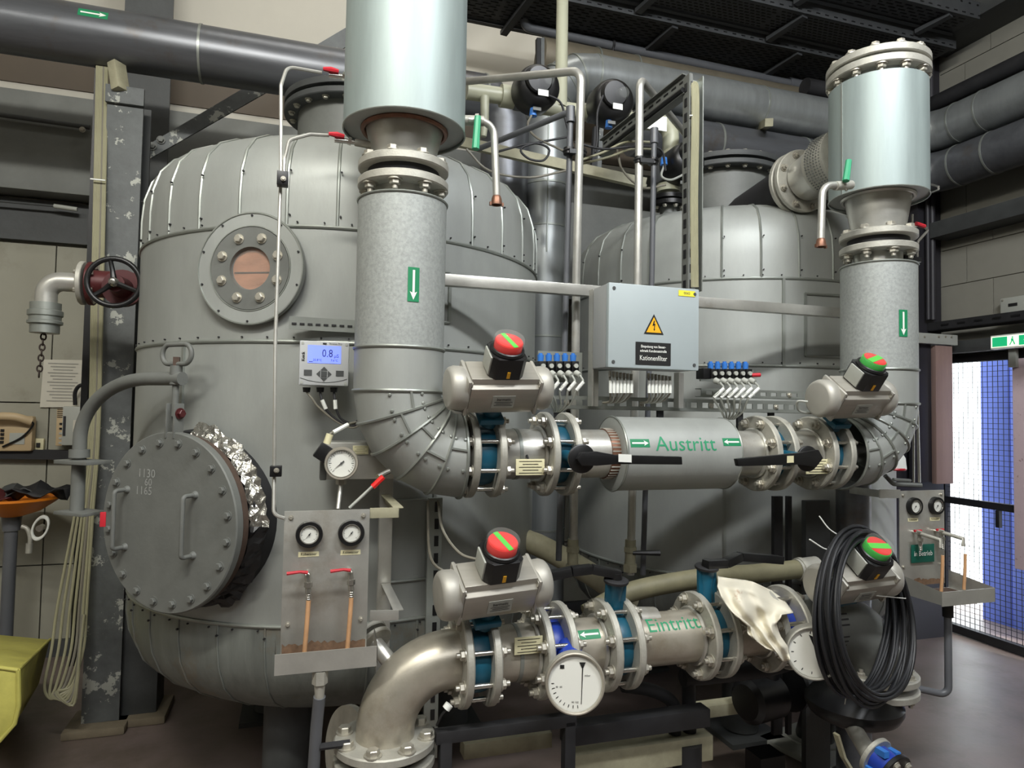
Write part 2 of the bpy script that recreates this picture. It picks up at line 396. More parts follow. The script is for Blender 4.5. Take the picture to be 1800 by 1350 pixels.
struct('wall_outside', MB().box((8.2, 4.2, 1.8), (.2, 6, 3.6)), outw, smooth=False)
dl = thing('blue_door_leaf', 'tall blue sliding door leaf standing outside behind the mesh gate', 'door', (5.35, 3.3, 0))
XD = 5.3; ya = PX(1727, 800, XD).y; yb_ = PX(1793, 800, XD).y
n = 5
for i in range(n):
    c = yb_-.9+(ya-yb_+.9)*(i+.5)/n
    MB().box((XD, c, 1.12), (.04, (ya-yb_+.9)/n-.006, 2.3)).build('door_panel', bluedoor, dl, bevel=.004)
pk = thing('pale_board', 'pale pinkish board with a grid of dots hung on the right of the gate', 'board', (XR-.08, 2.9, .6))
z0 = PX(1790, 1000, XR-.06).z; y1 = PX(1783, 800, XR-.06).y
MB().box((XR-.06, y1-.35, (z0+2.02)/2), (.02, .7, 2.02-z0)).build('board', pinkw, pk, bevel=.003)
MB().box((XR-.085, y1-.02, 2.03), (.03, .05, .14)).build('hook_bracket', lightg, pk, bevel=.003)
# exit sign
ex = thing('exit_sign', 'lit green and white emergency exit sign hung over the gate', 'sign', PX(1770, 602, XR-.3))
X = XR-.32; a = PX(1741, 593, X); b_ = PX(1741, 612, X); L_ = .46; yy = a.y-L_/2; zz = (a.z+b_.z)/2; hh = a.z-b_.z
MB().box((X+.02, yy, zz), (.04, L_, hh+.02)).build('housing', white, ex, bevel=.004)
mp = plate_map((X, yy, zz), (0, -1, 0), (0, 0, 1))
patch(ex, mp, L_-.01, hh, exitw, .002, nx=1, name='light_panel')
patch(ex, mp, .10, hh*.86, exitg, .004, du=-.165, nx=1, name='green_field', )
patch(ex, mp, .26, hh*.86, exitg, .004, du=.09, nx=1, name='green_field')
text(ex, mp, '↓', hh*.9, exitw, du=.015, k=.006, name='arrow_symbol', bold=True)
b = MB(); 
for q in [((-.085, .3), (-.06, .3)), ]: pass
g = lambda u, v: mp(-.08+u*hh, v*hh, .0065)
b.add([g(-.05, .25), g(.08, .25), g(.08, .38), g(-.05, .38)], [(0, 1, 2, 3)])
b.add([g(-.1, -.05), g(.12, 0), g(.08, .22), g(-.12, .2)], [(0, 1, 2, 3)]); b.add([g(-.1, 0), g(0, -.02), g(-.18, -.36), g(-.28, -.36)], [(0, 1, 2, 3)])
b.add([g(.02, 0), g(.12, 0), g(.26, -.3), g(.16, -.36)], [(0, 1, 2, 3)]); b.build('running_figure', exitg, ex, smooth=False)
MB().tube([(X+.02, yy, zz+hh/2), (X+.02, yy, zz+.2)], .006, 8).build('hanger', dark, ex)
# junction box on the right wall and tray above the door
jb = thing('junction_box', 'small grey junction box screwed to the right wall above the exit sign', 'box', PX(1785, 540, XR-.05))
c = PX(1795, 540, XR-.05); MB().box(c, (.07, .24, .15)).build('housing', lightg, jb, bevel=.008)
MB().box(c+V((-.037, .03, .02)), (.004, .06, .02)).build('label_field', blackp, jb)
for s1 in (-1, 1):
    for s2 in (-1, 1): bolt(jb, c+V((-.036, s1*.1, s2*.06)), (-1, 0, 0), .005)
wt = thing('wall_cable_tray', 'dark perforated cable tray along the right wall over the gate', 'cable tray', (XR-.1, 3, 2.3))
b = MB().box((XR-.1, 2.95, 2.27), (.14, 2.0, .008)).box((XR-.17, 2.95, 2.30), (.006, 2.0, .06)); b.build('tray_body', dark, wt)
for i in range(14): MB().box((XR-.174, 2.1+i*.13, 2.30), (.004, .06, .014)).build('slot', black, wt)
# big dark columns near the corner, brown boards, light angle
cl = thing('corner_column', 'dark steel column in the right corner rising to the roof', 'column', (4.35, 3.75, 0))
xa = P(1612, 500, 3.95).x; xb = P(1652, 500, 3.95).x
MB().box(((xa+xb)/2, 3.95, 3.1), (xb-xa, .02, 6.2)).box((xa+.012, 4.05, 3.1), (.02, .2, 6.2)).build('flange', purp, cl)
MB().box(((xa+xb)/2, 4.15, 3.1), (xb-xa, .02, 6.2)).build('rear_flange', purp, cl)
for px, r_ in ((1635, .016), (1643, .022)):
    a = P(px, 420, 3.88); MB().cyl((a.x, 3.9, 2.35), (a.x, 3.9, 6.1), r_, seg=12).build('conduit', purp, cl)
bd = thing('brown_board_post', 'brown faced board leaning beside the gate under a grey angle bracket', 'board', (4.2, 3.7, 0))
x0 = P(1606, 700, 3.72).x; x1 = P(1640, 700, 3.72).x; x2 = P(1675, 700, 3.72).x
zt = P(1640, 605, 3.72).z; zb = P(1640, 848, 3.72).z
MB().box(((x0+x1)/2, 3.75, (zt+zb)/2), (x1-x0, .03, zt-zb)).build('board', purp, bd, bevel=.004)
MB().box(((x1+x2)/2-.01, 3.72, (zt+zb)/2-.01), (x2-x1-.03, .04, zt-zb)).build('edge_board', brownp, bd, bevel=.004)
MB().box(((x0+x2)/2-.05, 3.70, zt+.035), (x2-x0+.12, .03, .075)).build('angle_bracket', lightg, bd, bevel=.004)
for px in (1625, 1650, 1662, 1672): bolt(bd, P(px, 592, 3.685), (0, -1, 0), .006)
MB().box(((x0+x2)/2-.1, 3.95, .85), (x2-x0+.2, .3, 1.7)).build('dark_panel', purp, bd)
# steel roof beam and shelf rails running along the right wall
for nm, z, h, dpt, m_, lab in (('roof_beam', 4.55, .26, .3, paintd, 'dark steel beam along the right wall near the top'),
                        ('wall_rail', 3.56, .10, .14, paintd, 'grey wall rail between the two right wall ducts'),
                        ('wall_rail', 3.03, .12, .2, paintd, 'grey wall rail under the lowest right wall duct')):
    o = MB().box((XR-dpt/2, 1.6, z), (dpt, 4.6, h)).build(nm, m_, bevel=.006); tag(o, lab, 'beam')
# overhead perforated cable trays (rails and perforated floor seen from below)
def tray(y0, y1, x0, x1, z, lab, k):
    t = thing('overhead_cable_tray', lab, 'cable tray', (x0, y0, z), 'cable trays overhead')
    L = x1-x0
    b = MB(); b.box((x0+L/2, y0, z+.05), (L, .004, .12)); b.box((x0+L/2, y0+.012, z-.008), (L, .03, .004)); b.box((x0+L/2, y0+.012, z+.108), (L, .03, .004))
    b.build('side_rail', traym, t)
    b = MB(); b.box((x0+L/2, y1, z+.05), (L, .004, .12)); b.box((x0+L/2, y1-.012, z-.008), (L, .03, .004)); b.build('side_rail', traym, t)
    h = MB(); i = 0; x = x0+.03
    while x < x1: h.box((x, y0-.0035, z+.085), (.016, .003, .010)); h.box((x+.02, y0-.0035, z+.012), (.03, .003, .007)); x += .075
    h.build('rail_slots', black, t, smooth=False, kind='stuff')
    MB().box((x0+L/2, (y0+y1)/2, z+.006), (L, y1-y0-.03, .004)).build('tray_floor', traym, t)
    h = MB(); x = x0+.05; r = 0
    rng = random.Random(k)
    while x < x1-.05:
        y = y0+.05
        while y < y1-.04:
            h.box((x+(.02 if r % 2 else 0), y, z+.002), (.028, .008, .003)); y += .028; r += 1
        x += .045
        if int(x*100) % 60 < 4: x += .03
    h.build('floor_slots', black, t, smooth=False, kind='stuff')
    x = x0+.5
    while x < x1:
        MB().bar((x, y1+.02, z-.03), (x+.06, y0+.02, z-.01), .05, .03).build('cross_support', traym, t); x += 1.05
tray(4.0, 4.45, .8, 4.45, 4.30, 'perforated cable tray lowest overhead, running behind the capped right drum', 1)
tray(3.66, 3.96, 1.6, 4.55, 4.34, 'middle perforated cable tray overhead at top right', 2)
tray(3.40, 3.62, 2.6, 4.45, 4.40, 'short uppermost perforated tray at the top edge', 3)
o = MB().tube(fillet([P(985, -60, 4.15), P(908, 44, 4.35), P(1400, 150, 4.35)], .06), .034, 14).build('drain_pipe', pvcg); tag(o, 'dark grey plastic drain pipe running below the overhead tray', 'pipe')
MB().tube([P(1385, 146, 4.35), P(1450, 160, 4.35)], .045, 14).build('coupling', pvcg, o)
MB().tube([P(1078, 55, 4.33), P(1078, 95, 4.33)], .008, 8).ring(P(1076, 78, 4.35)-V((.01, 0, 0)), (1, 0, 0), .034, .042, .02, 16).build('pipe_clip', dark, o)

# ================================================================== COLUMN, BRACES
cm = thing('steel_column', 'peeling grey steel column left of the large near tank', 'column', (-.9, 3.8, 0))
zt = P(215, 162, 3.8).z
MB().box((-.89, 3.81, zt/2), (.165, .016, zt)).build('front_flange', peel, cm, bevel=.003)
MB().box((-.89, 3.9, zt/2), (.012, .17, zt)).build('web', paintd, cm)
MB().box((-.89, 3.99, zt/2), (.165, .016, zt)).build('rear_flange', paintd, cm)
MB().box((-.89, 3.79, zt-.02), (.175, .02, .09)).build('cap_plate', peel, cm, bevel=.003)
MB().box((-.9, 3.85, .02), (.27, .26, .04)).build('base_plate', concr, cm, bevel=.01)
MB().bar(P(212, 160, 3.78), P(205, 112, 3.8), .07, .05).build('pipe_support', oldp, cm, bevel=.004)
c2 = thing('rear_column', 'grey steel column behind the peeling one, rising above the duct', 'column', (-.92, 4.45, 0))
MB().box((-.97, 4.62, 3.1), (.27, .018, 6.2)).box((-.97, 4.72, 3.1), (.014, .2, 6.2)).build('column_flange', paintd, c2)
MB().box((-.75, 3.95, .5), (.2, .2, 1.0)).build('concrete_plinth', paintd, c2, bevel=.01)
MB().box((-.75, 3.93, .02), (.3, .28, .04)).build('base_slab', concr, c2, bevel=.01)
def brace(a, b, lab, wd=.1):
    t = thing('diagonal_brace', lab, 'brace', a)
    MB().bar(a, b, wd, .012, V((0, 1, 0))).build('flat_bar', peel, t)
    return t
def quad(pts, Y, th):
    return MB().prism([P(x, y, Y) for x, y in pts], (0, th, 0))
for pts, bl, lab in (([(247, 262), (612, 46), (900, -125), (900, -93), (612, 80), (247, 288)], [(283, 246), (268, 257)], 'galvanised diagonal brace rising from the column behind the left duct to the drum'),
                 ([(1008, 76), (1030, 82), (1056, 98), (1048, 108)], [], 'dark short brace behind the ivory vertical pipe')):
    t = thing('diagonal_brace', lab, 'brace', P(pts[0][0], pts[0][1], 4.3))
    quad(pts, 4.3, .014).build('flat_bar', peel if pts[0][0] < 900 else dark, t)
    for q in bl: bolt(t, P(q[0], q[1], 4.295), (0, -1, 0), .016, paintg)
for pts, lab in (([(944, 66), (950, 66), (950, 150), (944, 150)], 'dark strut hanging above the left black valve head'),
                 ([(1045, 222), (1054, 222), (1050, 300), (1040, 300)], 'grey channel strut between the two black valve heads')):
    t = thing('hanging_strut', lab, 'strut', P(pts[0][0], pts[0][1], 3.6)); quad(pts, 3.6, .03).build('channel', dark, t)
    quad([(x+7, y) for x, y in pts], 3.6, .02).build('channel', peel, t)
# grey boxed wall duct behind the tanks (visible between them)
o = MB().box((2.6, 4.55, 2.75), (2.4, .3, .7)).build('wall_duct', paintg, bevel=.01); tag(o, 'grey boxed duct along the back wall behind the far tank', 'duct')

# ================================================================== BIG DUCTS
YD = 3.85; RD = .145
def duct(name, label, runs, seams=(), m=zinch, r=RD):
    t = thing(name, label, 'duct', runs[0])
    b = MB().tube(runs, r, 36); b.build('duct_shell', m, t, ang=50)
    for p, d in seams: MB().ring(V(p)-V(d).normalized()*.006, d, r-.002, r+.004, .012, 36).build('seam_bead', bead, t)
    return t
a = P(100, 55, YD); b_ = P(850, 183, YD); zl = 3.47
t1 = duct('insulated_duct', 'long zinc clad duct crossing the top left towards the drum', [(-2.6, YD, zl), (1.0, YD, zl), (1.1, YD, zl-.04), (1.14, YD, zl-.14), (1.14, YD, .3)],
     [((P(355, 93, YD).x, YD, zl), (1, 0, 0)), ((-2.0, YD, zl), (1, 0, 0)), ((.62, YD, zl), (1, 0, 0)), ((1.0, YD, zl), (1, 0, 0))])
fx = P(162, 37, YD-RD); arrow(t1, cylx_map(fx.x, YD, zl, RD, .35), .13, .045, 0)
zr = 3.72
el = [V((1.41, YD, .3)), V((1.41, YD, 3.42))]+[V((1.71-.3*cos(q), YD, zr-.3+.3*sin(q))) for q in (pi/10*k for k in range(1, 6))]
el2 = el+[V((4.2, YD, zr))]+[V((4.2+.25*sin(q), YD-.25+.25*cos(q), zr)) for q in (pi/10*k for k in range(1, 6))]+[V((4.45, 1.0, zr))]
RR = .13
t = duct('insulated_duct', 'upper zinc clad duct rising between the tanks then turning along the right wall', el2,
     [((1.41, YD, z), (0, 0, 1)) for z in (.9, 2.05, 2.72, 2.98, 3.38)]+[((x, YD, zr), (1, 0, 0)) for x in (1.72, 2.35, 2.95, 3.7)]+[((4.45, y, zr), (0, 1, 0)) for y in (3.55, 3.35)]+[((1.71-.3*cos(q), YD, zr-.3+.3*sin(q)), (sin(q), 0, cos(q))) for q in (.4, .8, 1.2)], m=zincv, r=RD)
MB().box((1.41-.04, YD-RD-.001, 3.0), (.008, .004, .9)).build('lap_seam', bead, t)
zr2 = 3.41
el3 = [V((2.0, YD, zr2)), V((4.2, YD, zr2))]+[V((4.2+.25*sin(q), YD-.25+.25*cos(q), zr2)) for q in (pi/10*k for k in range(1, 6))]+[V((4.45, 1.0, zr2))]
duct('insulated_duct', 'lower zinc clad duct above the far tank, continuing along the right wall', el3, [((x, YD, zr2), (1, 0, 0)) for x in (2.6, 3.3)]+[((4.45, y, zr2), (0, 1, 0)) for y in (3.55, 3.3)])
o = MB().tube([V((1.5, 4.25, 4.02)), V((4.1, 4.25, 4.02))], .13, 30).build('insulated_duct', dusty); tag(o, 'dusty brown topped duct furthest back below the overhead tray', 'duct')
for x in (1.9, 2.2): MB().ring((x, 4.25, 4.02), (1, 0, 0), .128, .136, .012, 30).build('seam_bead', bead, o)
o = MB().tube(fillet([V((3.4, 3.9, 3.97)), V((4.5, 3.9, 3.97)), V((4.5, 1.0, 3.97))], .12), .06, 20).build('wall_pipe', dark); tag(o, 'slim dark pipe above the right wall ducts', 'pipe')
o = MB().bar(P(1330, 228, 4.0), P(1352, 215, 3.6), .05, .05).bar(P(1352, 222, 4.0), P(1352, 242, 4.0), .08, .05).build('duct_bracket', oldp); tag(o, 'cream painted bracket between the two upper ducts', 'bracket')
# cream angle rail behind risers
o = MB().bar(P(770, 240, 3.3), P(1135, 322, 3.0), .02, .05).bar(P(770, 246, 3.32), P(1135, 329, 3.02), .05, .012).build('support_angle', oldp); tag(o, 'cream painted support angle carrying the cable loops behind the drum', 'support')

# ================================================================== TANKS
PROF_TOP = [(.9, 2.24), (.9, 2.36), (.893, 2.45), (.868, 2.53), (.82, 2.59), (.74, 2.635), (.62, 2.665), (.45, 2.685), (.3, 2.695), (.2, 2.70)]
PROF_BOT = [(.9, .84), (.9, .76), (.888, .68), (.855, .60), (.80, .54), (.71, .485), (.58, .44), (.40, .415), (.2, .405)]
NG = 32
def slice_profile(prof, cx, cy, a0, a1, r_off=0, seg=3):
    b = MB(); vs = []; fs = []
    for r, z in prof:
        for i in range(seg+1):
            t = a0+(a1-a0)*i/seg; vs.append((cx+(r+r_off)*sin(t), cy-(r+r_off)*cos(t), z))
    for j in range(len(prof)-1):
        for i in range(seg): q = j*(seg+1)+i; fs.append((q, q+1, q+seg+2, q+seg+1))
    return b.add(vs, fs)
def tank(label, cx, cy, ph, pb, vis):
    t = thing('storage_tank', label, 'tank', (cx, cy, 0), 'zinc clad filter tanks')
    MB().lathe([(.9, .84), (.9, 1.83)], (cx, cy, 0), (0, 0, 1), 96).build('lower_cladding', zinc, t)
    MB().lathe([(.9, 1.83), (.9, 2.24)], (cx, cy, 0), (0, 0, 1), 96).build('upper_cladding', zinc, t)
    MB().lathe([(r-.006, z) for r, z in PROF_TOP]+[(0, 2.70)], (cx, cy, 0), (0, 0, 1), 64).build('dome', zinc, t)
    MB().lathe([(r-.006, z) for r, z in PROF_BOT]+[(0, .405)], (cx, cy, 0), (0, 0, 1), 64).build('bottom_dish', zdirty, t)
    for z in (2.24, 1.83, .84): MB().torus((cx, cy, z), (0, 0, 1), .9, .0075, 96, 8).build('seam_bead', bead, t)
    sc = MB(); st = 2*pi/NG
    for k in range(NG):
        c = ph+k*st; c = (c+pi) % (2*pi)-pi
        if not vis[0] <= math.degrees(c) <= vis[1]: continue
        slice_profile(PROF_TOP, cx, cy, c+.004, c+st-.004).build('cladding_panel', zinc, t, ang=60)
        pts = [V((cx+(r+.001)*sin(c), cy-(r+.001)*cos(c), z)) for r, z in PROF_TOP[:-2]]
        MB().tube(pts, .006, 6).build('panel_seam', bead, t)
        for q in (.04, .2): sc.cyl((cx+.9*sin(c+.012), cy-.9*cos(c+.012), 2.24+q), (cx+.908*sin(c+.012), cy-.908*cos(c+.012), 2.24+q), .0035, seg=6)
    NB = 32
    for k in range(NB):
        c = pb+k*2*pi/NB; c = (c+pi) % (2*pi)-pi
        if not vis[0]-20 <= math.degrees(c) <= vis[1]: continue
        slice_profile(PROF_BOT, cx, cy, c+.004, c+2*pi/NB-.004).build('bottom_panel', zdirty, t, ang=60)
        MB().tube([V((cx+(r+.001)*sin(c), cy-(r+.001)*cos(c), z)) for r, z in PROF_BOT[:-2]], .004, 6).build('panel_seam', zdirty, t)
        sc.cyl((cx+.895*sin(c), cy-.895*cos(c), .8), (cx+.91*sin(c), cy-.91*cos(c), .8), .004, seg=6)
    for k in range(90):
        a = radians(vis[0])+k*radians(vis[1]-vis[0])/90
        if k % 3 == 0:
            for z in (2.255, 1.845, .825): sc.cyl((cx+.9*sin(a), cy-.9*cos(a), z), (cx+.906*sin(a), cy-.906*cos(a), z), .0032, seg=6)
    sc.build('rivets', dark, t, kind='stuff')
    return t
T1 = (.222, 3.34); T2 = (2.40, 3.44)
tk1 = tank('large near zinc clad tank with round manhole and sight glass', T1[0], T1[1], radians(-7.2), radians(-20.4), (-100, 80))
tk2 = tank('far zinc clad tank behind the grey terminal cabinet', T2[0], T2[1], radians(-12.7), radians(-55.1), (-95, 70))
def cpt(T, a, r, z): a = radians(a); return V((T[0]+r*sin(a), T[1]-r*cos(a), z))
def cdir(a): a = radians(a); return V((sin(a), -cos(a), 0))
def vseam(tk, T, a, z0, z1):
    MB().bar(cpt(T, a, .903, z0), cpt(T, a, .903, z1), .012, .012, cdir(a)).build('lap_seam', bead, tk)
vseam(tk1, T1, -44.4, 1.5, 1.83); vseam(tk2, T2, -17.5, 1.83, 2.24); vseam(tk2, T2, -34, .84, 1.5); vseam(tk1, T1, 17, .84, 1.4)
def frame_on(tk, T, a0, a1, z0, z1):     # inspection panel outline
    b = MB()
    for a in (a0, a1): b.bar(cpt(T, a, .903, z0), cpt(T, a, .903, z1), .012, .01, cdir(a))
    for z in (z0, z1): b.tube([cpt(T, a0+(a1-a0)*k/6, .903, z) for k in range(7)], .006, 6)
    b.build('access_panel_frame', bead, tk)
frame_on(tk2, T2, -10.9, 3, 1.88, 2.17)
frame_on(tk1, T1, 3.0, 20, 1.93, 2.12)
frame_on(tk1, T1, 6, 15.5, .98, 1.27)
# top manways
def manway(tk, T, m=paintd):
    z = 2.93
    MB().lathe([(.27, z-.3), (.27, z+.10)], (T[0], T[1], 0), (0, 0, 1), 48).build('manway_neck', paintg, tk)
    o1 = MB().ring((T[0], T[1], z+.07), (0, 0, 1), .25, .335, .03, 64, .004).build('manway_flange', m, tk)
    o2 = MB().lathe([(0, 0), (.335, 0), (.335, .03), (0, .03)], (T[0], T[1], z+.115), (0, 0, 1), 64).build('manway_cover', m, tk, bevel=.003)
    for p in ringpts((T[0], T[1], z+.145), (0, 0, 1), .30, 20, .1):
        if p.y < T[1]+.1:
            bolt(o2, p, (0, 0, 1), .011); bolt(o1, p-V((0, 0, .075)), (0, 0, -1), .011)
manway(tk1, T1); manway(tk2, T2)
# tank legs
for T, tk in ((T1, tk1), (T2, tk2)):
    for a in (-25, 95, 215):
        p = cpt(T, a, .55, 0)
        MB().cyl((p.x, p.y, .03), (p.x, p.y, .47), .09, seg=24).box((p.x, p.y, .012), (.3, .3, .024)).build('tank_leg', paintd, tk)
# sight glass on near tank
A = -25.8; c0 = cpt(T1, A, .903, 2.084); n0 = cdir(A)
MB().lathe([(.150, .0), (.150, .022), (.197, .022), (.197, 0)], c0, n0, 64).build('port_cover_ring', zinc, tk1)
MB().torus(c0+n0*.022, n0, .197, .004, 64, 6).build('ring_bead', bead, tk1); MB().torus(c0+n0*.022, n0, .150, .003, 64, 6).build('ring_bead', bead, tk1)
MB().box(c0+n0*.0085+V((0, 0, -.012)), (.13, .002, .003), Matrix.Rotation(radians(A), 3, 'Z')).build('resin_level_line', rusty, tk1)
sg = MB().lathe([(.072, .004), (.076, .024), (.146, .024), (.146, -.02)], c0, n0, 64).build('sight_flange', paintg, tk1)
MB().lathe([(0, .006), (.075, .006)], c0, n0, 40).build('sight_glass', glassd, tk1)
MB().lathe([(0, 0), (.074, 0), (.074, .002), (0, .002)], c0+n0*.010, n0, 40, 0, 2*pi).build('glass_pane', clearp, tk1)
for p in ringpts(c0+n0*.024, n0, .112, 8, radians(22.5)): bolt(sg, p, n0, .0125)
rv = MB()
for p in ringpts(c0+n0*.02, n0, .187, 10, .3): rv.cyl(p, p+n0*.006, .004, seg=6)
rv.build('rivets', dark, tk1, kind='stuff')
# manhole on near tank
A = -39; n = cdir(A); zc = 1.201; cc = cpt(T1, A, 1.0, zc); sd = V((cos(radians(A)), sin(radians(A)), 0)); sd = V((0, 0, 1)).cross(n)*-1
sd = n.cross(V((0, 0, 1))); sd = -sd if sd.x < 0 else sd
MB().lathe([(.26, -.25), (.26, .0)], cc, n, 64).build('manhole_neck', dark, tk1)
fl = MB().lathe([(.2, -.040), (.300, -.040), (.300, -.014), (.2, -.014)], cc, n, 72).build('manhole_flange', rusty, tk1, bevel=.003)
lid = MB().lathe([(0, .022), (.303, .022), (.307, .018), (.307, -.006), (0, -.006)], cc, n, 72).build('manhole_lid', paintg, tk1, label='round dark grey bolted manhole lid with two handles')
for p in ringpts(cc+n*.022, n, .272, 20, radians(9)): bolt(lid, p, n, .0105, paintg)
def hnd(off):
    o_ = cc+sd*off; b = MB(); q = .052
    b.tube(fillet([o_+n*.02+V((0, 0, .1)), o_+n*.02+n*q+V((0, 0, .1)), o_+n*.02+n*q-V((0, 0, .1)), o_+n*.02-V((0, 0, .1))], .012, 4), .0075, 10)
    b.cyl(o_+n*.02+V((0, 0, .1)), o_+n*.034+V((0, 0, .1)), .015, .009, 14).cyl(o_+n*.02-V((0, 0, .1)), o_+n*.034-V((0, 0, .1)), .015, .009, 14)
    b.build('handle', paintg, lid)
hnd(-.19); hnd(.125)
mp = plate_map(cc+n*.0225-sd*.1+V((0, 0, .13)), sd, (0, 0, 1))
if mp(0, 0, 1).y > mp(0, 0, 0).y: mp = plate_map(cc+n*.0225-sd*.1+V((0, 0, .13)), sd*-1, (0, 0, 1))
chalk = mat('chalk_mark', (150, 152, 148), .9, 0, .2, 80)
text(lid, mp, '1130', .042, chalk, dv=.03, name='chalk_writing'); text(lid, mp, '60', .036, chalk, du=.01, dv=0, name='chalk_writing'); text(lid, mp, '1165', .040, chalk, du=-.01, dv=-.03, name='chalk_writing')
# torn insulation with foil at the right rim of the manhole
b = MB(); vs = []; fs = []; rng = random.Random(3); N_ = 44
for k in range(N_+1):
    ang = radians(-62+150*k/N_)   # from lower right to top
    for j in range(5):
        rr = .292+.040*j/4+(rng.random()-.5)*.014
        if j == 4: rr += .012*rng.random()
        dd = -.048-.035*j/4+(rng.random()-.5)*.012
        p = cc+(sd*cos(ang)+V((0, 0, 1))*sin(ang))*rr; p = p+n*dd
        vs.append(p)
for k in range(N_):
    for j in range(4): q = k*5+j; fs.append((q, q+1, q+6, q+5))
b.add(vs[30*5:], [tuple(i-0 for i in f) for f in fs if max(f) < (N_+1-30)*5]) if False else None
h_ = 18
b.add(vs[h_*5:], [f for f in fs if max(f) < (N_+1-h_)*5]); b.build('torn_foil_insulation', foil, tk1, smooth=False, label='crumpled silver foil insulation around the manhole')
b = MB(); b.add(vs[:(h_+1)*5], [f for f in fs if max(f) < (h_+1)*5]); b.build('dark_insulation', black, tk1, smooth=False)
MB().lathe([(.26, -.05), (.305, -.065), (.315, -.10), (.315, -.2)], cc, n, 64).build('insulation_collar', dark, tk1)
# hinge bracket, davit arm with ring handle
top = cc+V((0, 0, .30))+n*.005
b = MB()
for s_ in (-.018, .018): b.box(top+sd*s_+V((0, 0, .045)), (.008, .04, .12), Matrix((sd, n, V((0, 0, 1)))).transposed())
b.build('hinge_lug', paintg, lid, bevel=.002)
bolt(lid, top+sd*.024+V((0, 0, .07)), sd, .013, burg)
pt = top+V((0, 0, .19))
MB().cyl(top+V((0, 0, .06)), pt, .011, seg=14).build('suspension_rod', paintg, lid)
pv = P(192, 812, 2.45); pv = cc-sd*.47-n*.0; pv.z = 1.455
arm = [V((pv.x, pv.y, .93)), V((pv.x, pv.y, 1.50))]
ctr = (pt+pv)/2
arcp = [V((pv.x, pv.y, 1.46)), V((pv.x, pv.y, 1.52)), pv+(pt-pv)*.12+V((0, 0, .0))]
a0 = V((pv.x, pv.y, 1.47)); a1 = pt+V((0, 0, .0)); hz = (a1-a0); hz.z = 0; H = a1.z-a0.z
arcp = [V((pv.x, pv.y, 1.20))]+[a0+hz*.72*(1-cos(q))+V((0, 0, H*sin(q))) for q in (pi/2*k/12 for k in range(13))]+[a1+sd*.03]
dv = MB().tube(arcp, .0235, 16).build('davit_arm', paintg, tk1, label='curved grey davit arm carrying the manhole lid')
MB().cyl((pv.x, pv.y, 1.40), (pv.x, pv.y, 1.43), .034, seg=20).build('davit_collar', paintg, dv)
Rm = Matrix((sd, n, V((0, 0, 1)))).transposed()
MB().box(V((pv.x, pv.y, 1.385))+sd*.02, (.17, .10, .014), Rm).build('bracket_plate', paintg, dv, bevel=.002)
MB().box(V((pv.x, pv.y, 1.20))+sd*.02, (.15, .10, .012), Rm).build('bracket_plate', paintg, dv, bevel=.002)
MB().cyl((pv.x, pv.y, 1.20), (pv.x, pv.y, 1.39), .022, seg=16).build('pivot_pin', paintg, dv)
MB().cyl(pt+V((0, 0, -.02)), pt+V((0, 0, .045)), .02, seg=18).build('swivel', paintg, dv)
rc = pt+V((0, 0, .085)); q_ = []
for k in range(33):
    a = 2*pi*k/33; sx_ = .035 if cos(a) > 0 else -.035
    q_.append(rc+sd*(sx_+.032*cos(a))+V((0, 0, .034*sin(a))))
MB().tube(q_, .0085, 10, closed=True).build('ring_handle', paintg, dv)
MB().box(pt+V((0, 0, .06)), (.02, .02, .03)).build('nut', rusty, dv)
# perforated angle fixed to near tank
o = MB().bar(P(508, 567, 2.42), P(640, 575, 2.42), .045, .004, V((0, 1, 0))).build('perforated_strip', bead, tk1)
for k in range(9): MB().box(P(517+14*k, 568.5+.7*k, 2.416), (.016, .004, .006)).build('slot', dark, o)
o['label'] = 'perforated zinc strip fixed across the tank'

# ================================================================== LEFT WALL ITEMS
ph = thing('wall_telephone', 'beige push-button telephone hung on the left wall', 'telephone', P(18, 758, 4.93))
c = P(18, 762, 4.93); MB().box(c, (.26, .07, .22)).build('body', beige, ph, bevel=.02)
MB().tube(smoothpath([c+V((-.14, -.06, .085)), c+V((-.05, -.09, .105)), c+V((.05, -.09, .105)), c+V((.13, -.06, .075))]), .026, 10).build('handset', beige, ph)
for i in range(3):
    for j in range(4): MB().box(c+V((-.08+i*.026, -.038, .02-j*.024)), (.018, .01, .016)).build('key', black, ph)
MB().box(c+V((.05, -.037, -.03)), (.08, .004, .07)).build('label_field', lightg, ph); MB().box(c+V((-.05, -.075, .1)), (.05, .004, .02)).build('red_label', red, ph)
MB().tube(smoothpath([c+V((.11, -.07, .08)), c+V((.14, -.06, .06)), c+V((.08, -.05, -.02)), c+V((-.02, -.05, -.08))]), .006, 8).build('cord', black, ph)
cb = thing('control_box', 'light grey wall box with speaker grille left of the column', 'box', P(120, 748, 4.93))
a = P(99, 714, 4.88); b_ = P(142, 783, 4.88); c = (a+b_)/2; w_ = b_.x-a.x; h_ = a.z-b_.z
MB().box(c+V((.02, .05, 0)), (w_*.8, .1, h_)).build('housing', lightg, cb, bevel=.008)
MB().box(c+V((-w_*.36, .05, -.01)), (w_*.28, .08, h_*.95)).build('front_module', beige, cb, bevel=.006)
for k in range(5): MB().box(c+V((-w_*.36, .008, h_*.42-k*.012)), (w_*.22, .004, .004)).build('grille_slot', black, cb)
for k in range(5): MB().box(c+V((-w_*.30, .008, h_*.05-k*.03)), (.018, .006, .012)).build('button', black if k < 2 else lightg, cb)
MB().box(c+V((-w_*.16, 0, 0)), (.014, .01, h_*.5)).build('dark_slot', dark, cb)
MB().box(c+V((w_*.28, -.004, .0)), (w_*.2, .006, h_*.3)).build('label_field', paper, cb)
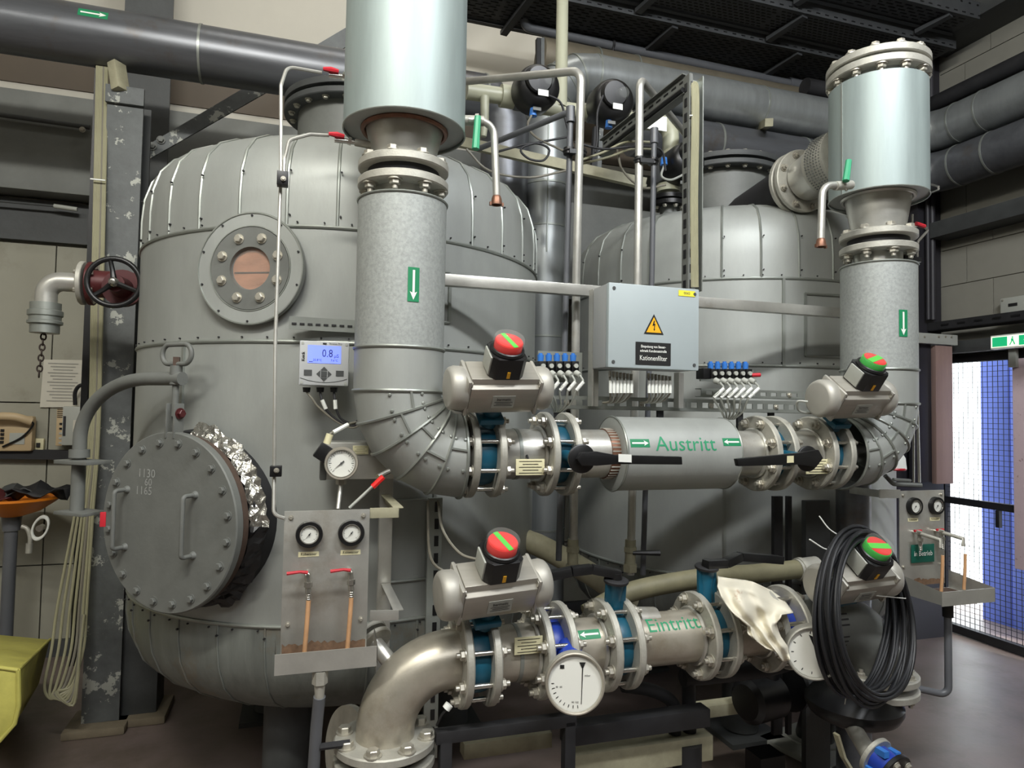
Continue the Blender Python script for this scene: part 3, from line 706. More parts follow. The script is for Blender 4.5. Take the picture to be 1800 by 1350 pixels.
MB().tube(smoothpath([P(132, 712, 4.9), P(132, 690, 4.9), P(140, 678, 4.9), P(152, 678, 4.9)]), .012, 8).build('upper_cable', black, cb)
MB().tube(smoothpath([P(129, 783, 4.9), P(130, 800, 4.9), P(140, 812, 4.9)]), .01, 8).build('lower_cable', black, cb)
so_ = thing('wall_socket', 'small cream wall socket between the telephone and the grey box', 'socket', P(66, 781, 4.97))
MB().box(P(66, 781, 4.98), (.075, .03, .075)).build('plate', cream, so_, bevel=.006); MB().box(P(67, 782, 4.955), (.02, .01, .025)).build('outlet', blackp, so_)
pa = thing('notice_sheet', 'printed paper sheet pinned on the left wall above the grey box', 'sheet', P(108, 672, 4.99))
q = [P(77, 632, 4.985), P(147, 633, 4.985), P(146, 716, 4.985), P(70, 716, 4.985)]
MB().prism(q, (0, .004, 0)).build('paper', paper, pa)
mp = plate_map(P(110, 672, 4.983), (1, 0, 0), (0, 0, 1)); tl = mat('faint_print', (148, 146, 138), .7)
for k in range(13): patch(pa, mp, .17-.03*(k % 3), .006, tl, .001, du=.0, dv=.12-.02*k, nx=1, name='text_line')
o = MB().bar(P(-30, 797, 4.96), P(140, 800, 4.96), .05, .06).build('cable_trunking', dark); tag(o, 'dark cable trunking along the left wall below the telephone', 'trunking')
# orange basin on its waste pipe
bs = thing('orange_basin', 'orange plastic basin on a grey waste pipe at the left wall', 'basin', P(28, 1110, 4.55))
c = P(28, 905, 4.55); zt = P(28, 872, 4.55).z
MB().lathe([(.03, 0), (.05, .005), (.14, .035), (.21, .085), (.235, .105), (.235, .118), (.225, .118), (.2, .085), (.12, .05), (0, .045)], (c.x-.02, 4.55, zt-.12), (0, 0, 1), 40).build('bowl', orange, bs)
MB().lathe([(0, -.08), (.042, -.08), (.05, .0), (0, 0)], (c.x-.02, 4.55, zt-.115), (0, 0, 1), 20).build('outlet_funnel', pvcg, bs)
MB().cyl((c.x-.02, 4.55, 0), (c.x-.02, 4.55, zt-.19), .033, seg=20).build('waste_pipe', pvcg, bs)
bz = V((c.x-.02, 4.55, zt))
for i, (m_, lab, dx, dy, dz_, s_, ro) in enumerate(((burg, 'crumpled burgundy rag lying in the orange basin', -.08, -.05, .0, .16, .3), (dark, 'dark glove sticking out of the right side of the basin', .14, -.02, .015, .2, -.3), (paintd, 'dark grey rag in the middle of the orange basin', .02, .0, .02, .18, .1))):
    b = MB(); rng = random.Random(i+4); vs = []; fs = []; n_ = 8
    for u in range(n_+1):
        for v_ in range(n_+1):
            vs.append(bz+V((dx+(u/n_-.5)*s_*1.4, dy+(v_/n_-.5)*s_, dz_+.02*rng.random()+.035*sin(u*.9+i)*cos(v_*.8)-.02+.04*(1-abs(u/n_-.5)*2))))
    for u in range(n_):
        for v_ in range(n_): q0 = u*(n_+1)+v_; fs.append((q0, q0+1, q0+n_+2, q0+n_+1))
    o = b.add(vs, fs).build('rag', m_); tag(o, lab, 'cloth')
    md = o.modifiers.new('thick', 'SOLIDIFY'); md.thickness = .006
tp = thing('wall_valve', 'small white ring handled valve beside the basin waste pipe', 'valve', P(70, 930, 4.5))
c = P(71, 928, 4.5); 
b = MB(); b.torus((0, 0, 0), (0, -1, 0), .05, .009, 28, 8); b.v = [(x*.75+z*.25, y, z*1.25) for x, y, z in b.v]; b.v = [(x+c.x, y+c.y, z+c.z) for x, y, z in b.v]; b.build('ring_handle', white, tp)
MB().cyl(c+V((0, .03, -.0)), c+V((0, -.02, 0)), .018, seg=12).build('spindle', chrome, tp)
MB().tube(smoothpath([P(38, 925, 4.5), P(48, 930, 4.5), P(53, 945, 4.5), P(52, 965, 4.5)]), .012, 10).build('body', steelc, tp)
MB().cyl(P(52, 955, 4.5), P(51, 972, 4.5), .018, seg=12).build('nut', steelc, tp)
# yellow covered bin at the bottom left
yb = thing('covered_bin', 'yellow sheet covered bin standing on the floor at lower left', 'bin', (-1.75, 3.4, 0))
Yn = 3.0
f0 = [P(-60, 1165, Yn), P(32, 1178, Yn), P(33, 1240, Yn), P(26, 1272, Yn), P(0, 1302, Yn), P(-60, 1330, Yn)]
bk = [p+V((-.12, 0, 0)) for p in f0]
tr = P(88, 1124, 4.1); f1 = [P(-60, 1110, 4.2), tr, tr+V((-.04, 0, -.22)), tr+V((-.1, 0, -.34)), tr+V((-.22, 0, -.5)), P(-60, 1250, 4.2)]
for p in f0+f1: p.z = max(p.z, .02)
b = MB(); nn = 6; b.add(f0+f1, [(0, 1, 2, 3, 4, 5), (6, 11, 10, 9, 8, 7)]+[(i, 6+i, 6+(i+1) % nn, (i+1) % nn) for i in range(nn)])
b.build('sheet_cover', yellow, yb, bevel=.012)
MB().tube([f0[1], f0[2], f0[3], f0[4], f0[5]], .008, 8).tube([f0[1], f1[1]], .007, 8).tube([f0[0], f0[1]], .007, 8).build('hem', yellow, yb)
# elbow pipe with handwheel valve in front of column
YH = 3.35
hv = thing('handwheel_valve', 'burgundy gate valve with black handwheel and downturned steel elbow', 'valve', P(200, 495, YH))
rp = .042
path = fillet([P(80, 548, YH), P(80, 498, YH), P(150, 498, YH)], .09, 8)
z_ = P(150, 498, YH).z; x_ = P(80, 548, YH).x
path = fillet([V((x_, YH, P(80, 545, YH).z)), V((x_, YH, z_)), V((P(146, 498, YH).x, YH, z_))], .085, 8)
MB().tube(path, rp, 20).build('elbow_pipe', steel, hv)
xf = P(142, 498, YH).x
for dx, m_ in ((0, steelc), (.032, burg)):
    o = MB().ring((xf+dx, YH, z_), (1, 0, 0), .03, .095, .02, 36, .003).build('flange', m_, hv)
    for p in ringpts((xf+(dx if dx else 0)+(.02 if dx else 0), YH, z_), (1 if dx else -1, 0, 0), .076, 6, .5): bolt(o, p, (1 if dx else -1, 0, 0), .009)
MB().cyl((xf+.05, YH, z_), (xf+.3, YH, z_), .06, seg=24).cyl((xf+.3, YH, z_), (xf+.38, YH, z_), .05, seg=20).build('valve_body', burg, hv)
wc = V((P(200, 496, YH-.22).x, YH-.22, P(200, 496, YH-.22).z))
MB().cyl((wc.x, YH, wc.z), (wc.x, YH-.2, wc.z), .05, .035, 20).cyl((wc.x, YH-.05, wc.z), (wc.x, YH-.08, wc.z), .08, seg=24).build('bonnet', burg, hv)
wheel = MB().torus(wc, (0, -1, 0), .098, .011, 40, 10)
for k in range(3): a = radians(100+120*k); wheel.tube([wc, wc+V((cos(a)*.05, .012, sin(a)*.05)), wc+V((cos(a)*.1, 0, sin(a)*.1))], [.013, .010, .009], 8)
wh = wheel.build('handwheel', black, hv)
MB().lathe([(0, 0), (.02, 0), (.018, .02), (.01, .03), (0, .032)], wc+V((0, .005, 0)), (0, -1, 0), 16).build('hub_nut', chrome, wh)
zc2 = P(80, 545, YH).z
MB().lathe([(.045, 0), (.058, 0), (.058, .03), (.066, .035), (.066, .055), (.060, .06), (.060, .075), (.066, .08), (.066, .09), (.055, .095), (.055, .13), (0, .13)], (x_, YH, zc2+.03), (0, 0, -1), 32).build('hose_coupling', bead, hv)
ch = thing('hanging_chain', 'short dark chain hanging from the steel hose coupling', 'chain', P(75, 580, YH))
p0 = P(78, 578, YH); p1 = P(68, 662, YH); nl = 9
for k in range(nl):
    c = p0+(p1-p0)*(k+.5)/nl; hgt = (p0.z-p1.z)/nl*.62; q = []
    ax = V((1, 0, 0)) if k % 2 else V((.3, -1, 0)).normalized()
    for j in range(12):
        a = 2*pi*j/12; q.append(c+ax*.010*cos(a)+V((0, 0, hgt*sin(a))))
    MB().tube(q, .0035, 6, closed=True).build('chain_link', chainm, ch)
# cable bundle in front of the column
cbn = thing('cable_bundle', 'bundle of ivory cables hanging down the left side of the peeling column', 'cable bundle', P(110, 1240, 3.7))
for k in range(7):
    x0 = 164+3.0*k; sw = [34, 26, 18, 12, 8, 4, 1][k]
    pts = [P(x0+8, 60, 3.86), P(x0+6, 150, 3.84), P(x0+3, 300, 3.78), P(x0-2, 520, 3.74), P(x0-8, 760, 3.72)]
    pts += [P(x0-18-sw*.4, 900, 3.72), P(x0-28-sw, 1060, 3.7), P(x0-34-sw*1.15, 1140, 3.66), P(x0-55-sw*.9, 1205, 3.62), P(88+k*2, 1228-k*2, 3.6), P(104+k*4, 1222+k*3, 3.6), P(125+k*2, 1210-k*3, 3.62)]
    if k > 3: pts += [P(134+k, 1150, 3.64), P(142+k, 1080, 3.68)]
    MB().tube(smoothpath(pts, 5), .0065, 7).build('cable', cable if k != 4 else cableg, cbn)
for y in (318, 750): c = P(173 if y < 500 else 164, y, 3.765); MB().bar(c-V((.03, .02, 0)), c+V((.035, -.02, 0)), .006, .006).build('cable_tie', white, cbn)
cr_ = thing('cable_rail', 'dark steel rail running up the left side of the peeling column', 'rail', (-1.0, 3.9, 0))
a = P(176, 200, 3.88); MB().box((-1.035, 3.88, 1.95), (.03, .03, 3.3)).build('rail', black, cr_)

# ================================================================== RISERS (vertical insulated pipes with vent drums)
YU, ZU = 2.16, 1.456          # upper manifold axis
YL, ZL = 2.00, .856           # lower manifold axis
RB = .084
def flange(parent, c, ax, m=steelc, r=.1425, th=.024, ri=.084, name='flange'):
    ax = V(ax).normalized(); return MB().ring(V(c)-ax*th/2, ax, ri, r, th, 48, .004).build(name, m, parent)
def bolts8(parent, c, ax, r=.12, n=8, br=.0138, ph=pi/8, sel=None, m=None, stud=True):
    for p in ringpts(c, ax, r, n, ph):
        if sel is None or sel(p): bolt(parent, p, ax, br, m, stud)
def elbow_gores(t, c, sgn, X0, R=.2, r=.1415, m=zinc):
    # from vertical (above) turning towards sgn*X; centre of bend at X0+sgn*R, z ZU+R
    cx = X0+sgn*R; cz = ZU+R; N_ = 5; cuts = [pi/2*k/N_ for k in range(N_+1)]
    def fr(q): # q=0 vertical plane (pipe axis vertical), q=90 horizontal
        cen = V((cx-sgn*R*cos(q), YU, cz-R*sin(q))); rad = V((-sgn*cos(q), 0, -sin(q))); return cen, rad
    for k in range(N_):
        vs = []; sg = 40
        for q in (cuts[k]+.004, cuts[k+1]-.004):
            cen, rad = fr(q)
            for i in range(sg): a = 2*pi*i/sg; vs.append(cen+rad*r*cos(a)+V((0, 1, 0))*r*sin(a))
        b = MB(); b.add(vs, [(i, (i+1) % sg, sg+(i+1) % sg, sg+i) for i in range(sg)]); b.build('elbow_segment', m, t)
    for q in cuts:
        cen, rad = fr(q)
        MB().tube([cen+(rad*cos(2*pi*i/48)+V((0, 1, 0))*sin(2*pi*i/48))*(r+.001) for i in range(48)], .0055, 6, closed=True).build('seam_bead', bead, t)
    rv = MB()
    for k in range(N_):
        q = (cuts[k]+cuts[k+1])/2; 
        for a_ in (-1.95, -1.25):
            for q2 in (q-.1, q+.1):
                cen, rad = fr(q2); a = a_; d = rad*cos(a)+V((0, 1, 0))*sin(a); p = cen+d*r; rv.lathe([(0, .006), (.005, .004), (.006, 0)], p, d, 8)
    rv.build('rivets', bead, t, kind='stuff')
    # overlap strip along the outside of the bend
    b = MB()
    for k in range(N_):
        pts = []
        for q in (cuts[k], cuts[k+1]):
            cen, rad = fr(q); a = -1.6+(.18 if k % 2 else -.1); pts.append(cen+(rad*cos(a)+V((0, 1, 0))*sin(a))*(r+.002))
        b.bar(pts[0], pts[1], .007, .006)
    b.build('lap_strip', bead, t)
def riser(label, X, sgn, ztop, arrow_px, m):
    t = thing('insulated_riser', label, 'pipe', (X, YU, ZU), 'insulated risers')
    zs = ZU+.2; zm = 1.79
    MB().lathe([(.1415, zs), (.1415, zm)], (X, YU, 0), (0, 0, 1), 48).build('lower_cladding', zinc, t)
    MB().lathe([(.1415, zm), (.1415, ztop), (.138, ztop+.004), (.10, ztop+.004)], (X, YU, 0), (0, 0, 1), 48).build('upper_cladding', zincg, t)
    MB().torus((X, YU, zm), (0, 0, 1), .1425, .005, 48, 6).build('seam_bead', bead, t); MB().torus((X, YU, ztop), (0, 0, 1), .1425, .004, 48, 6).build('seam_bead', bead, t)
    elbow_gores(t, None, sgn, X)
    MB().cyl((X, YU, ztop-.02), (X, YU, ztop+.08), .09, seg=32).build('neck_pipe', steel, t)
    xe = X+sgn*.2
    MB().tube([V((xe, YU, ZU)), V((xe+sgn*.03, YU, ZU))], .09, 32).build('outlet_pipe', steel, t)
    p = P(arrow_px[0], arrow_px[1], YU); d = (CAM-V((X, YU, 0))); th = atan2(d.x, -d.y)
    # find angle on cylinder for the pixel
    rr = ray(*arrow_px); ox, oy = CAM.x-X, CAM.y-YU; A_ = rr.x**2+rr.y**2; B_ = 2*(ox*rr.x+oy*rr.y); C_ = ox*ox+oy*oy-.1425**2
    tt = (-B_-sqrt(max(0, B_*B_-4*A_*C_)))/(2*A_); hit = CAM+rr*tt; th = atan2(hit.x-X, -(hit.y-YU))
    arrow(t, cylz_map(X, YU, hit.z, .1425, th), .105, .036, -pi/2)
    return t
X1, X2 = .300, 2.250
zt1 = P(715, 352, YU).z+.0; zt2 = P(1545, 462, YU).z
r1 = riser('insulated riser pipe with mitred elbow below the near left vent drum', X1, 1, 2.262, (727, 500), zincg)
r2 = riser('insulated riser pipe with mitred elbow below the flanged right vent drum', X2, -1, 2.215, (1588, 568), zincg)
def top_flanges(t, X, z, n=8, r=.145, gap=.030, br=.0155):
    lo = flange(t, (X, YU, z), (0, 0, 1), steelc, r, .028, .09, 'lower_flange'); hi = flange(t, (X, YU, z+.028+gap), (0, 0, 1), steelc, r, .028, .09, 'upper_flange')
    MB().cyl((X, YU, z), (X, YU, z+gap+.03), .115, seg=40).build('gasket', dark, t)
    for k, p in enumerate(ringpts((X, YU, z-.014), (0, 0, -1), r-.024, n, .35)):
        bolt(lo, p, (0, 0, -1), br, stud=True)
    for k, p in enumerate(ringpts((X, YU, z+.042+gap), (0, 0, 1), r-.024, n, .35)): bolt(hi, p, (0, 0, 1), br)
    return z+.028+gap+.014
top1 = top_flanges(r1, X1, P(716, 330, YU).z); top2 = top_flanges(r2, X2, P(1541, 442, YU).z)
def drum(label, X, z0, zc, z1, R, top, capped):
    t = thing('vent_drum', label, 'vessel', (X, YU, zc), 'vent drums')
    MB().lathe([(.100, zc), (.104, zc+.03), (.125, z0+.01), (.13, z0+.05)], (X, YU, 0), (0, 0, 1), 48).build('reducer_cone', steel, t)
    MB().torus((X, YU, z0+.004), (0, 0, 1), .133, .008, 48, 6).build('cone_collar', copper if not capped else steel, t)
    MB().lathe([(R, z0), (R, z1)], (X, YU, 0), (0, 0, 1), 72).build('drum_cladding', zincd, t)
    MB().lathe([(.13, z0+.008), (R-.002, z0+.008)], (X, YU, 0), (0, 0, 1), 72).build('base_plate', zinc, t)
    MB().torus((X, YU, z0), (0, 0, 1), R, .003, 72, 6).build('rim', bead, t)
    a = -1.56 if capped else -1.9
    MB().bar((X+(R+.001)*sin(a), YU-(R+.001)*cos(a), z0), (X+(R+.001)*sin(a), YU-(R+.001)*cos(a), z1), .006, .004, (sin(a), -cos(a), 0)).build('lap_seam', bead, t)
    if capped:
        MB().lathe([(R, z1), (R-.03, z1+.005), (.15, z1+.008), (.15, z1+.05)], (X, YU, 0), (0, 0, 1), 64).build('shoulder', zinc, t)
        lo = flange(t, (X, YU, z1+.045), (0, 0, 1), steelc, .195, .032, .14, 'lower_flange'); hi = flange(t, (X, YU, z1+.086), (0, 0, 1), steelc, .195, .032, .001, 'blind_flange')
        MB().cyl((X, YU, z1+.05), (X, YU, z1+.08), .175, seg=48).build('gasket', dark, t)
        for p in ringpts((X, YU, z1+.029), (0, 0, -1), .172, 12, .2): bolt(lo, p, (0, 0, -1), .0155, stud=True)
        for p in ringpts((X, YU, z1+.102), (0, 0, 1), .172, 12, .2): bolt(hi, p, (0, 0, 1), .0145)
    return t
zb1 = P(712, 235, YU).z; d1 = drum('large near vent drum rising out of the top of the picture', X1, zb1, top1, 4.1, .195, None, False)
zb2 = P(1548, 352, YU).z; zT = P(1548, 160, YU).z; d2 = drum('right vent drum closed with a bolted blind flange', X2, zb2, top2, zT, .185, None, True)
# side nozzle of the right drum running back to the far tank
cN = P(1405, 312, 2.56); zN = cN.z; ez = P(1290, 350, 3.14).z
nz = thing('side_nozzle', 'side nozzle with big flange joining the right drum to the dark pipe', 'pipe', (X2, 2.4, zN))
MB().cyl((X2, 2.33, zN+.02), (X2, 2.46, zN+.01), .135, .125, 40).build('perforated_collar', steelc, nz)
cb_ = MB()
for k in range(64):
    a = 2*pi*k/64
    for yy in range(6): cb_.box((X2+.1325*cos(a), 2.345+yy*.017, zN+.018+.1325*sin(a)), (.005, .007, .005))
cb_.build('collar_holes', paintg, nz, smooth=False, kind='stuff')
MB().cyl((X2, 2.45, zN+.01), (X2, 2.58, zN), .118, .10, 40).build('cone', steel, nz)
fN = flange(nz, (X2, 2.60, zN), (0, 1, 0), steelc, .15, .026, .09); bolts8(fN, (X2, 2.587, zN), (0, -1, 0), .126, 8, .012)
f2 = flange(nz, (X2, 2.64, zN), (0, 1, 0), steelc, .15, .026, .09, 'rear_flange')
MB().tube([V((X2, 2.63, zN)), V((X2, 3.0, zN-.05)), V((X2+.02, 3.25, zN-.12))], .112, 36).build('dark_elbow', dark, nz)

# ================================================================== MANIFOLD PARTS
def XE(px, near=2.0175, py=800): return P(px, py, near).x
def yawdir(x): return V((x, 0, 0))
def actuated(t, X, Yc, Zc, tilt, lidc, stripc, capc, Ls=.275, Ld=.44, bl=.215, rot=0, sa=-74, sw_=.015):
    s = V((0, -sin(tilt), cos(tilt))); xd = V((1, 0, 0)); n = V((0, -cos(tilt), -sin(tilt)))   # n: towards viewer/down
    xd = (V((1, 0, 0))*cos(rot)+n*sin(rot)); n = s.cross(xd)*-1; n = n if n.y < 0 else -n
    o = V((X, Yc, Zc)); c = o+s*Ls+xd*.01
    R = Matrix((xd, n, s)).transposed()
    MB().cyl(o+s*.13, c-s*.05, .028, seg=20).build('valve_stem', teal, t)
    MB().box(o+s*.165, (.08, .08, .02), R).build('mounting_plate', teal, t, bevel=.004)
    L = bl; h = .128; w_ = .115
    # central extrusion with rounded lower half
    prof = [(-w_/2, -h/2+.02), (-w_/2+.012, -h/2), (w_/2-.012, -h/2), (w_/2, -h/2+.02), (w_/2+.004, 0), (w_/2+.004, h/2-.028), (w_/2-.01, h/2-.02), (w_/2-.01, h/2), (-w_/2+.01, h/2), (-w_/2+.01, h/2-.02), (-w_/2-.004, h/2-.028), (-w_/2-.004, 0)]
    act = MB().prism([c-xd*L/2+n*a+s*b for a, b in prof], xd*L).build('actuator_body', brush, t, bevel=.003)
    for sg in (-1, 1):
        e = c+xd*sg*L/2
        MB().lathe([(.060, 0), (.068, .010), (.0695, .038), (.065, .050), (.058, .056), (.054, .057), (0, .059)], e-s*.004, xd*sg, 36).build('end_cap', brushe, act)
        for a in (-1, 1):
            for b in (-1, 1): bolt(act, e+n*a*.052+s*b*.048-xd*sg*.002, xd*sg, .0065, boltm, stud=True)
        MB().box(e+xd*sg*.006-s*.002, (.012, .122, .126), R).build('cap_flange', brushe, act, bevel=.006)
    MB().box(c+n*(w_/2+.0045)-s*.01, (.072, .0015, .044), R).build('nameplate', lightg, act)
    mp = plate_map(c+n*(w_/2+.006)-s*.01, xd, s)
    if (mp(0, 0, 1)-mp(0, 0, 0)).dot(n) < 0: mp0 = mp; mp = lambda u, v, k=0: mp0(u, v, -k)
    text(act, mp, 'barmatic', .013, blackp, dv=.010, bold=True); 
    for j in range(3): patch(act, mp, .058-.012*(j % 2), .0018, blackp, .001, dv=.0-.006*j, nx=1, name='print_line')
    # limit switch box with round indicator
    b0 = c+s*h/2; sw = MB(); bw = .053
    pts = [(-bw, -bw*.7), (-bw*.7, -bw), (bw*.7, -bw), (bw, -bw*.7), (bw, bw*.7), (bw*.7, bw), (-bw*.7, bw), (-bw, bw*.7)]
    ts = .072
    sb = MB().prism([b0+xd*a+n*b for a, b in pts], s*ts).build('switch_box', black, t, bevel=.003)
    MB().box(b0+s*ts*.5-xd*(bw+.001), (.008, .066, ts*.85), R).build('side_cover', lightg, sb, bevel=.002)
    MB().box(b0+s*.018+n*(bw+.001), (.010, .002, .022), R).build('yellow_mark', warn, sb)
    b1 = b0+s*ts
    for a in (-1, 1):
        for b in (-1, 1): bolt(sb, b1+xd*a*bw*.78+n*b*bw*.78-s*.004, s, .004, black)
    MB().lathe([(.050, 0), (.053, .006), (.050, .013), (.046, .015)], b1-s*.002, s, 36).build('clear_dome_base', black, sb)
    ind = MB().lathe([(0, .034), (.041, .034), (.043, .031), (.043, .008), (.0, .008)], b1, s, 40).build('indicator_cap', capc, sb)
    MB().lathe([(0, 0), (.039, 0), (.039, .0012), (0, .0012)], b1+s*.034, s, 40).build('indicator_disc', lidc, sb)
    a_ = radians(sa); u_ = xd*cos(a_)-n*sin(a_); vv = s.cross(u_)
    q = b1+s*.0355
    MB().box(q, (.080, sw_, .0012), Matrix((u_, vv, s)).transposed()).build('indicator_strip', stripc, sb)
    MB().lathe([(.046, 0), (.0475, .01), (.0475, .036), (.044, .041), (0, .042)], b1+s*.006, s, 40).build('clear_cover', clearp, sb)
    return c, s, n, xd
def wafer(t, X0, X1, Yc, Zc, m=teal, r=.098):
    """valve body squeezed between two flanges at X0<X1 with long studs"""
    w_ = X1-X0
    MB().lathe([(.084, .0), (r, 0), (r+.004, w_*.3), (r+.004, w_*.7), (r, w_), (.084, w_)], (X0, Yc, Zc), (1, 0, 0), 40).build('valve_body', m, t)
def studs(t, X0, X1, Yc, Zc, R=.12, n=8):
    for p in ringpts((X0, Yc, Zc), (1, 0, 0), R, n, pi/8):
        MB().cyl(p-V((.03, 0, 0)), p+V((X1-X0+.03, 0, 0)), .0075, seg=10).build('stud', chrome, t)
def spool(label, XA, XB, Yc, Zc, fa, fb, m=steel, r=RB, ring=None):
    t = thing('steel_pipe_spool', label, 'pipe', ((XA+XB)/2, Yc, Zc), 'stainless pipe spools')
    MB().tube([V((XA-.01, Yc, Zc)), V((XB+.01, Yc, Zc))], r, 40).build('pipe', steelb if Zc < 1 else m, t)
    if fa: f = flange(t, (XA, Yc, Zc), (1, 0, 0)); bolts8(f, (XA+.012, Yc, Zc), (1, 0, 0), m=boltm); bolts8(f, (XA-.012, Yc, Zc), (-1, 0, 0)) if fa == 2 else None; MB().ring((XA+.012, Yc, Zc), (1, 0, 0), r-.004, r+.012, .012, 40, .004).build('weld_neck', steel, t)
    if fb: f = flange(t, (XB, Yc, Zc), (1, 0, 0)); bolts8(f, (XB-.012, Yc, Zc), (-1, 0, 0), m=boltm); MB().ring((XB-.024, Yc, Zc), (1, 0, 0), r-.004, r+.012, .012, 40, .004).build('weld_neck', steel, t)
    return t
A1, A2, B1, B2, C1, C2, D1, D2 = [XE(v)-.012 for v in (848, 894, 988, 1027, 1379, 1409, 1478, 1508)]
# flange of riser 1 elbow and riser 2 elbow
f = flange(r1, (A1, YU, ZU), (1, 0, 0)); bolts8(f, (A1-.012, YU, ZU), (-1, 0, 0), br=.013)
MB().tube([V((.5, YU, ZU)), V((A1, YU, ZU))], RB, 32).build('neck_pipe', steel, r1)
f = flange(r2, (D2, YU, ZU), (1, 0, 0)); bolts8(f, (D2+.012, YU, ZU), (1, 0, 0), br=.013)
MB().tube([V((D2, YU, ZU)), V((2.06, YU, ZU))], RB, 32).build('neck_pipe', steel, r2)
TL = radians(38)
t = thing('actuated_butterfly_valve', 'upper left blue butterfly valve with aluminium actuator and red domed indicator', 'valve', ((A1+A2)/2, YU, ZU), 'actuated valves')
wafer(t, A1+.012, A2-.012, YU, ZU); studs(t, A1, A2, YU, ZU)
actuated(t, (A1+A2)/2, YU, ZU, TL, red, green, red, rot=radians(-3))
spA = spool('short steel spool with cream data plate right of the upper left valve', A2, B1, YU, ZU, 1, 1)
MB().ring(((A2+B1)/2-.02, YU, ZU), (1, 0, 0), RB, RB+.002, .012, 40).build('band_clamp', bead, spA)
def dataplate(t, px, py, Y, w_, h_, rotx=0, lines=5):
    c = P(px, py, Y); pl = MB().box(c, (w_, .004, h_)).build('data_plate', cream, t, bevel=.001); mp = plate_map(c-V((0, .0025, 0)), (1, 0, 0), (0, 0, 1))
    for k in range(lines): patch(t, mp, w_*(.8-.25*(k % 2)), h_*.035, blackp, .0006, dv=h_*(.36-.72*k/(lines-1)), nx=1, name='print_line')
    return pl
dataplate(spA, 932, 821, YU-.10, .098, .052)
MB().tube([P(926, 800, YU-.085), P(930, 812, YU-.098)], .004, 6).build('plate_tie', dark, spA)
def lever_valve(label, X0, X1, Yc, Zc, px, py, Yf, pts, m=teal, disc=.032, dirn=None):
    t = thing('lever_butterfly_valve', label, 'valve', ((X0+X1)/2, Yc, Zc), 'hand lever valves')
    wafer(t, X0+.012, X1-.012, Yc, Zc, m); studs(t, X0, X1, Yc, Zc)
    xm = (X0+X1)/2
    if dirn == 'front':
        MB().tube([V((xm, Yc-.09, Zc)), V((xm+.004, Yf+.02, P(px, py, Yf).z))], .019, 14).build('valve_neck', m, t)
        c = P(px, py, Yf); c.x = P(px, py, Yf).x; ax = V((0, -1, 0))
    else:
        c = P(px, py, Yf); ax = V((0, -.12, 1)).normalized()
        MB().tube([V((xm, Yc, Zc+.09)), V((xm, (Yc+c.y)/2, (Zc+.09+c.z)/2)), c], [.03, .02, .026], 14).build('valve_neck', m, t)
        MB().bar(V((xm, Yc-.01, Zc+.08)), c, .07, .012, V((0, 1, 0))).build('neck_web', m, t)
    MB().lathe([(0, 0), (disc*.95, 0), (disc, .003), (disc, .009), (disc*.9, .012), (0, .012)], c, ax, 36).build('notch_disc', black if dirn == 'front' else dark, t)
    hub = c+ax*.012
    MB().cyl(hub, hub+ax*.02, .018, .016, 20).build('lever_hub', black, t)
    lv = MB(); w0 = .017
    P_ = [V(p) for p in pts]
    for i in range(len(P_)-1): lv.bar(P_[i], P_[i+1], .018 if dirn == 'front' else .036, .026 if dirn == 'front' else .028, V((0, 1, 0)) if dirn == 'front' else V((0, 0, 1)))
    o = lv.build('lever', black, t, bevel=.003)
    return t, o
t, o = lever_valve('blue lever valve with black lever pointing right, left of the insulated pipe', B1, B2, YU, ZU, 1021, 806, YU-.24, [], dirn='front', disc=.045)
Yv = YU-.262
lp = [P(1018, 806, Yv), P(1060, 806, Yv-.006), P(1194, 810, Yv-.03)]
o.data = MB().prism([P(1010, 806, Yv), P(1018, 795, Yv), P(1045, 793, Yv), P(1078, 799, Yv), P(1193, 802, Yv-.02), P(1194, 816, Yv-.02), P(1078, 815, Yv), P(1045, 818, Yv), P(1018, 818, Yv)], (0, -.02, 0)).mesh('lever', black, True, .003)
MB().prism([P(1087, 798, Yv-.026), P(1110, 799, Yv-.028), P(1110, 813, Yv-.028), P(1087, 812, Yv-.026)], (0, -.001, 0)).build('lever_label', white, t)
# central insulated pipe
ci = thing('insulated_outlet_pipe', 'zinc clad horizontal pipe lettered Austritt between two green arrows', 'pipe', (1.3, YU, ZU))
xa = P(1058, 800, YU).x+.035; xb = P(1306, 800, YU-.13).x
MB().lathe([(.13, 0), (.13, xb-xa), (.126, xb-xa+.003), (.085, xb-xa+.003)], (xa, YU, ZU), (1, 0, 0), 56).build('cladding', zinc, ci)
MB().lathe([(.085, -.003), (.126, -.003), (.13, 0)], (xa, YU, ZU), (1, 0, 0), 56).build('end_plate', zinc, ci)
MB().torus((xa, YU, ZU), (1, 0, 0), .13, .004, 56, 6).build('rim_bead', bead, ci); MB().torus((xb, YU, ZU), (1, 0, 0), .13, .003, 56, 6).build('rim_bead', bead, ci)
MB().tube([V((B2, YU, ZU)), V((C1, YU, ZU))], RB, 40).build('pipe', steel, ci)
MB().ring((xa-.035, YU, ZU), (1, 0, 0), RB, RB+.004, .035, 48).build('ribbed_collar', copper, ci)
cr_b = MB()
for k in range(40): a = 2*pi*k/40; cr_b.box((xa-.018, YU+(RB+.004)*cos(a), ZU+(RB+.004)*sin(a)), (.034, .004, .004))
cr_b.build('collar_ribs', steelc, ci, kind='stuff')
for X, s_ in ((B2, 1), (C1, -1)):
    f = flange(ci, (X, YU, ZU), (1, 0, 0)); bolts8(f, (X+s_*.012, YU, ZU), (s_, 0, 0)); MB().ring((X+(.012 if s_ > 0 else -.024), YU, ZU), (1, 0, 0), RB-.004, RB+.012, .012, 40, .004).build('weld_neck', steel, ci)
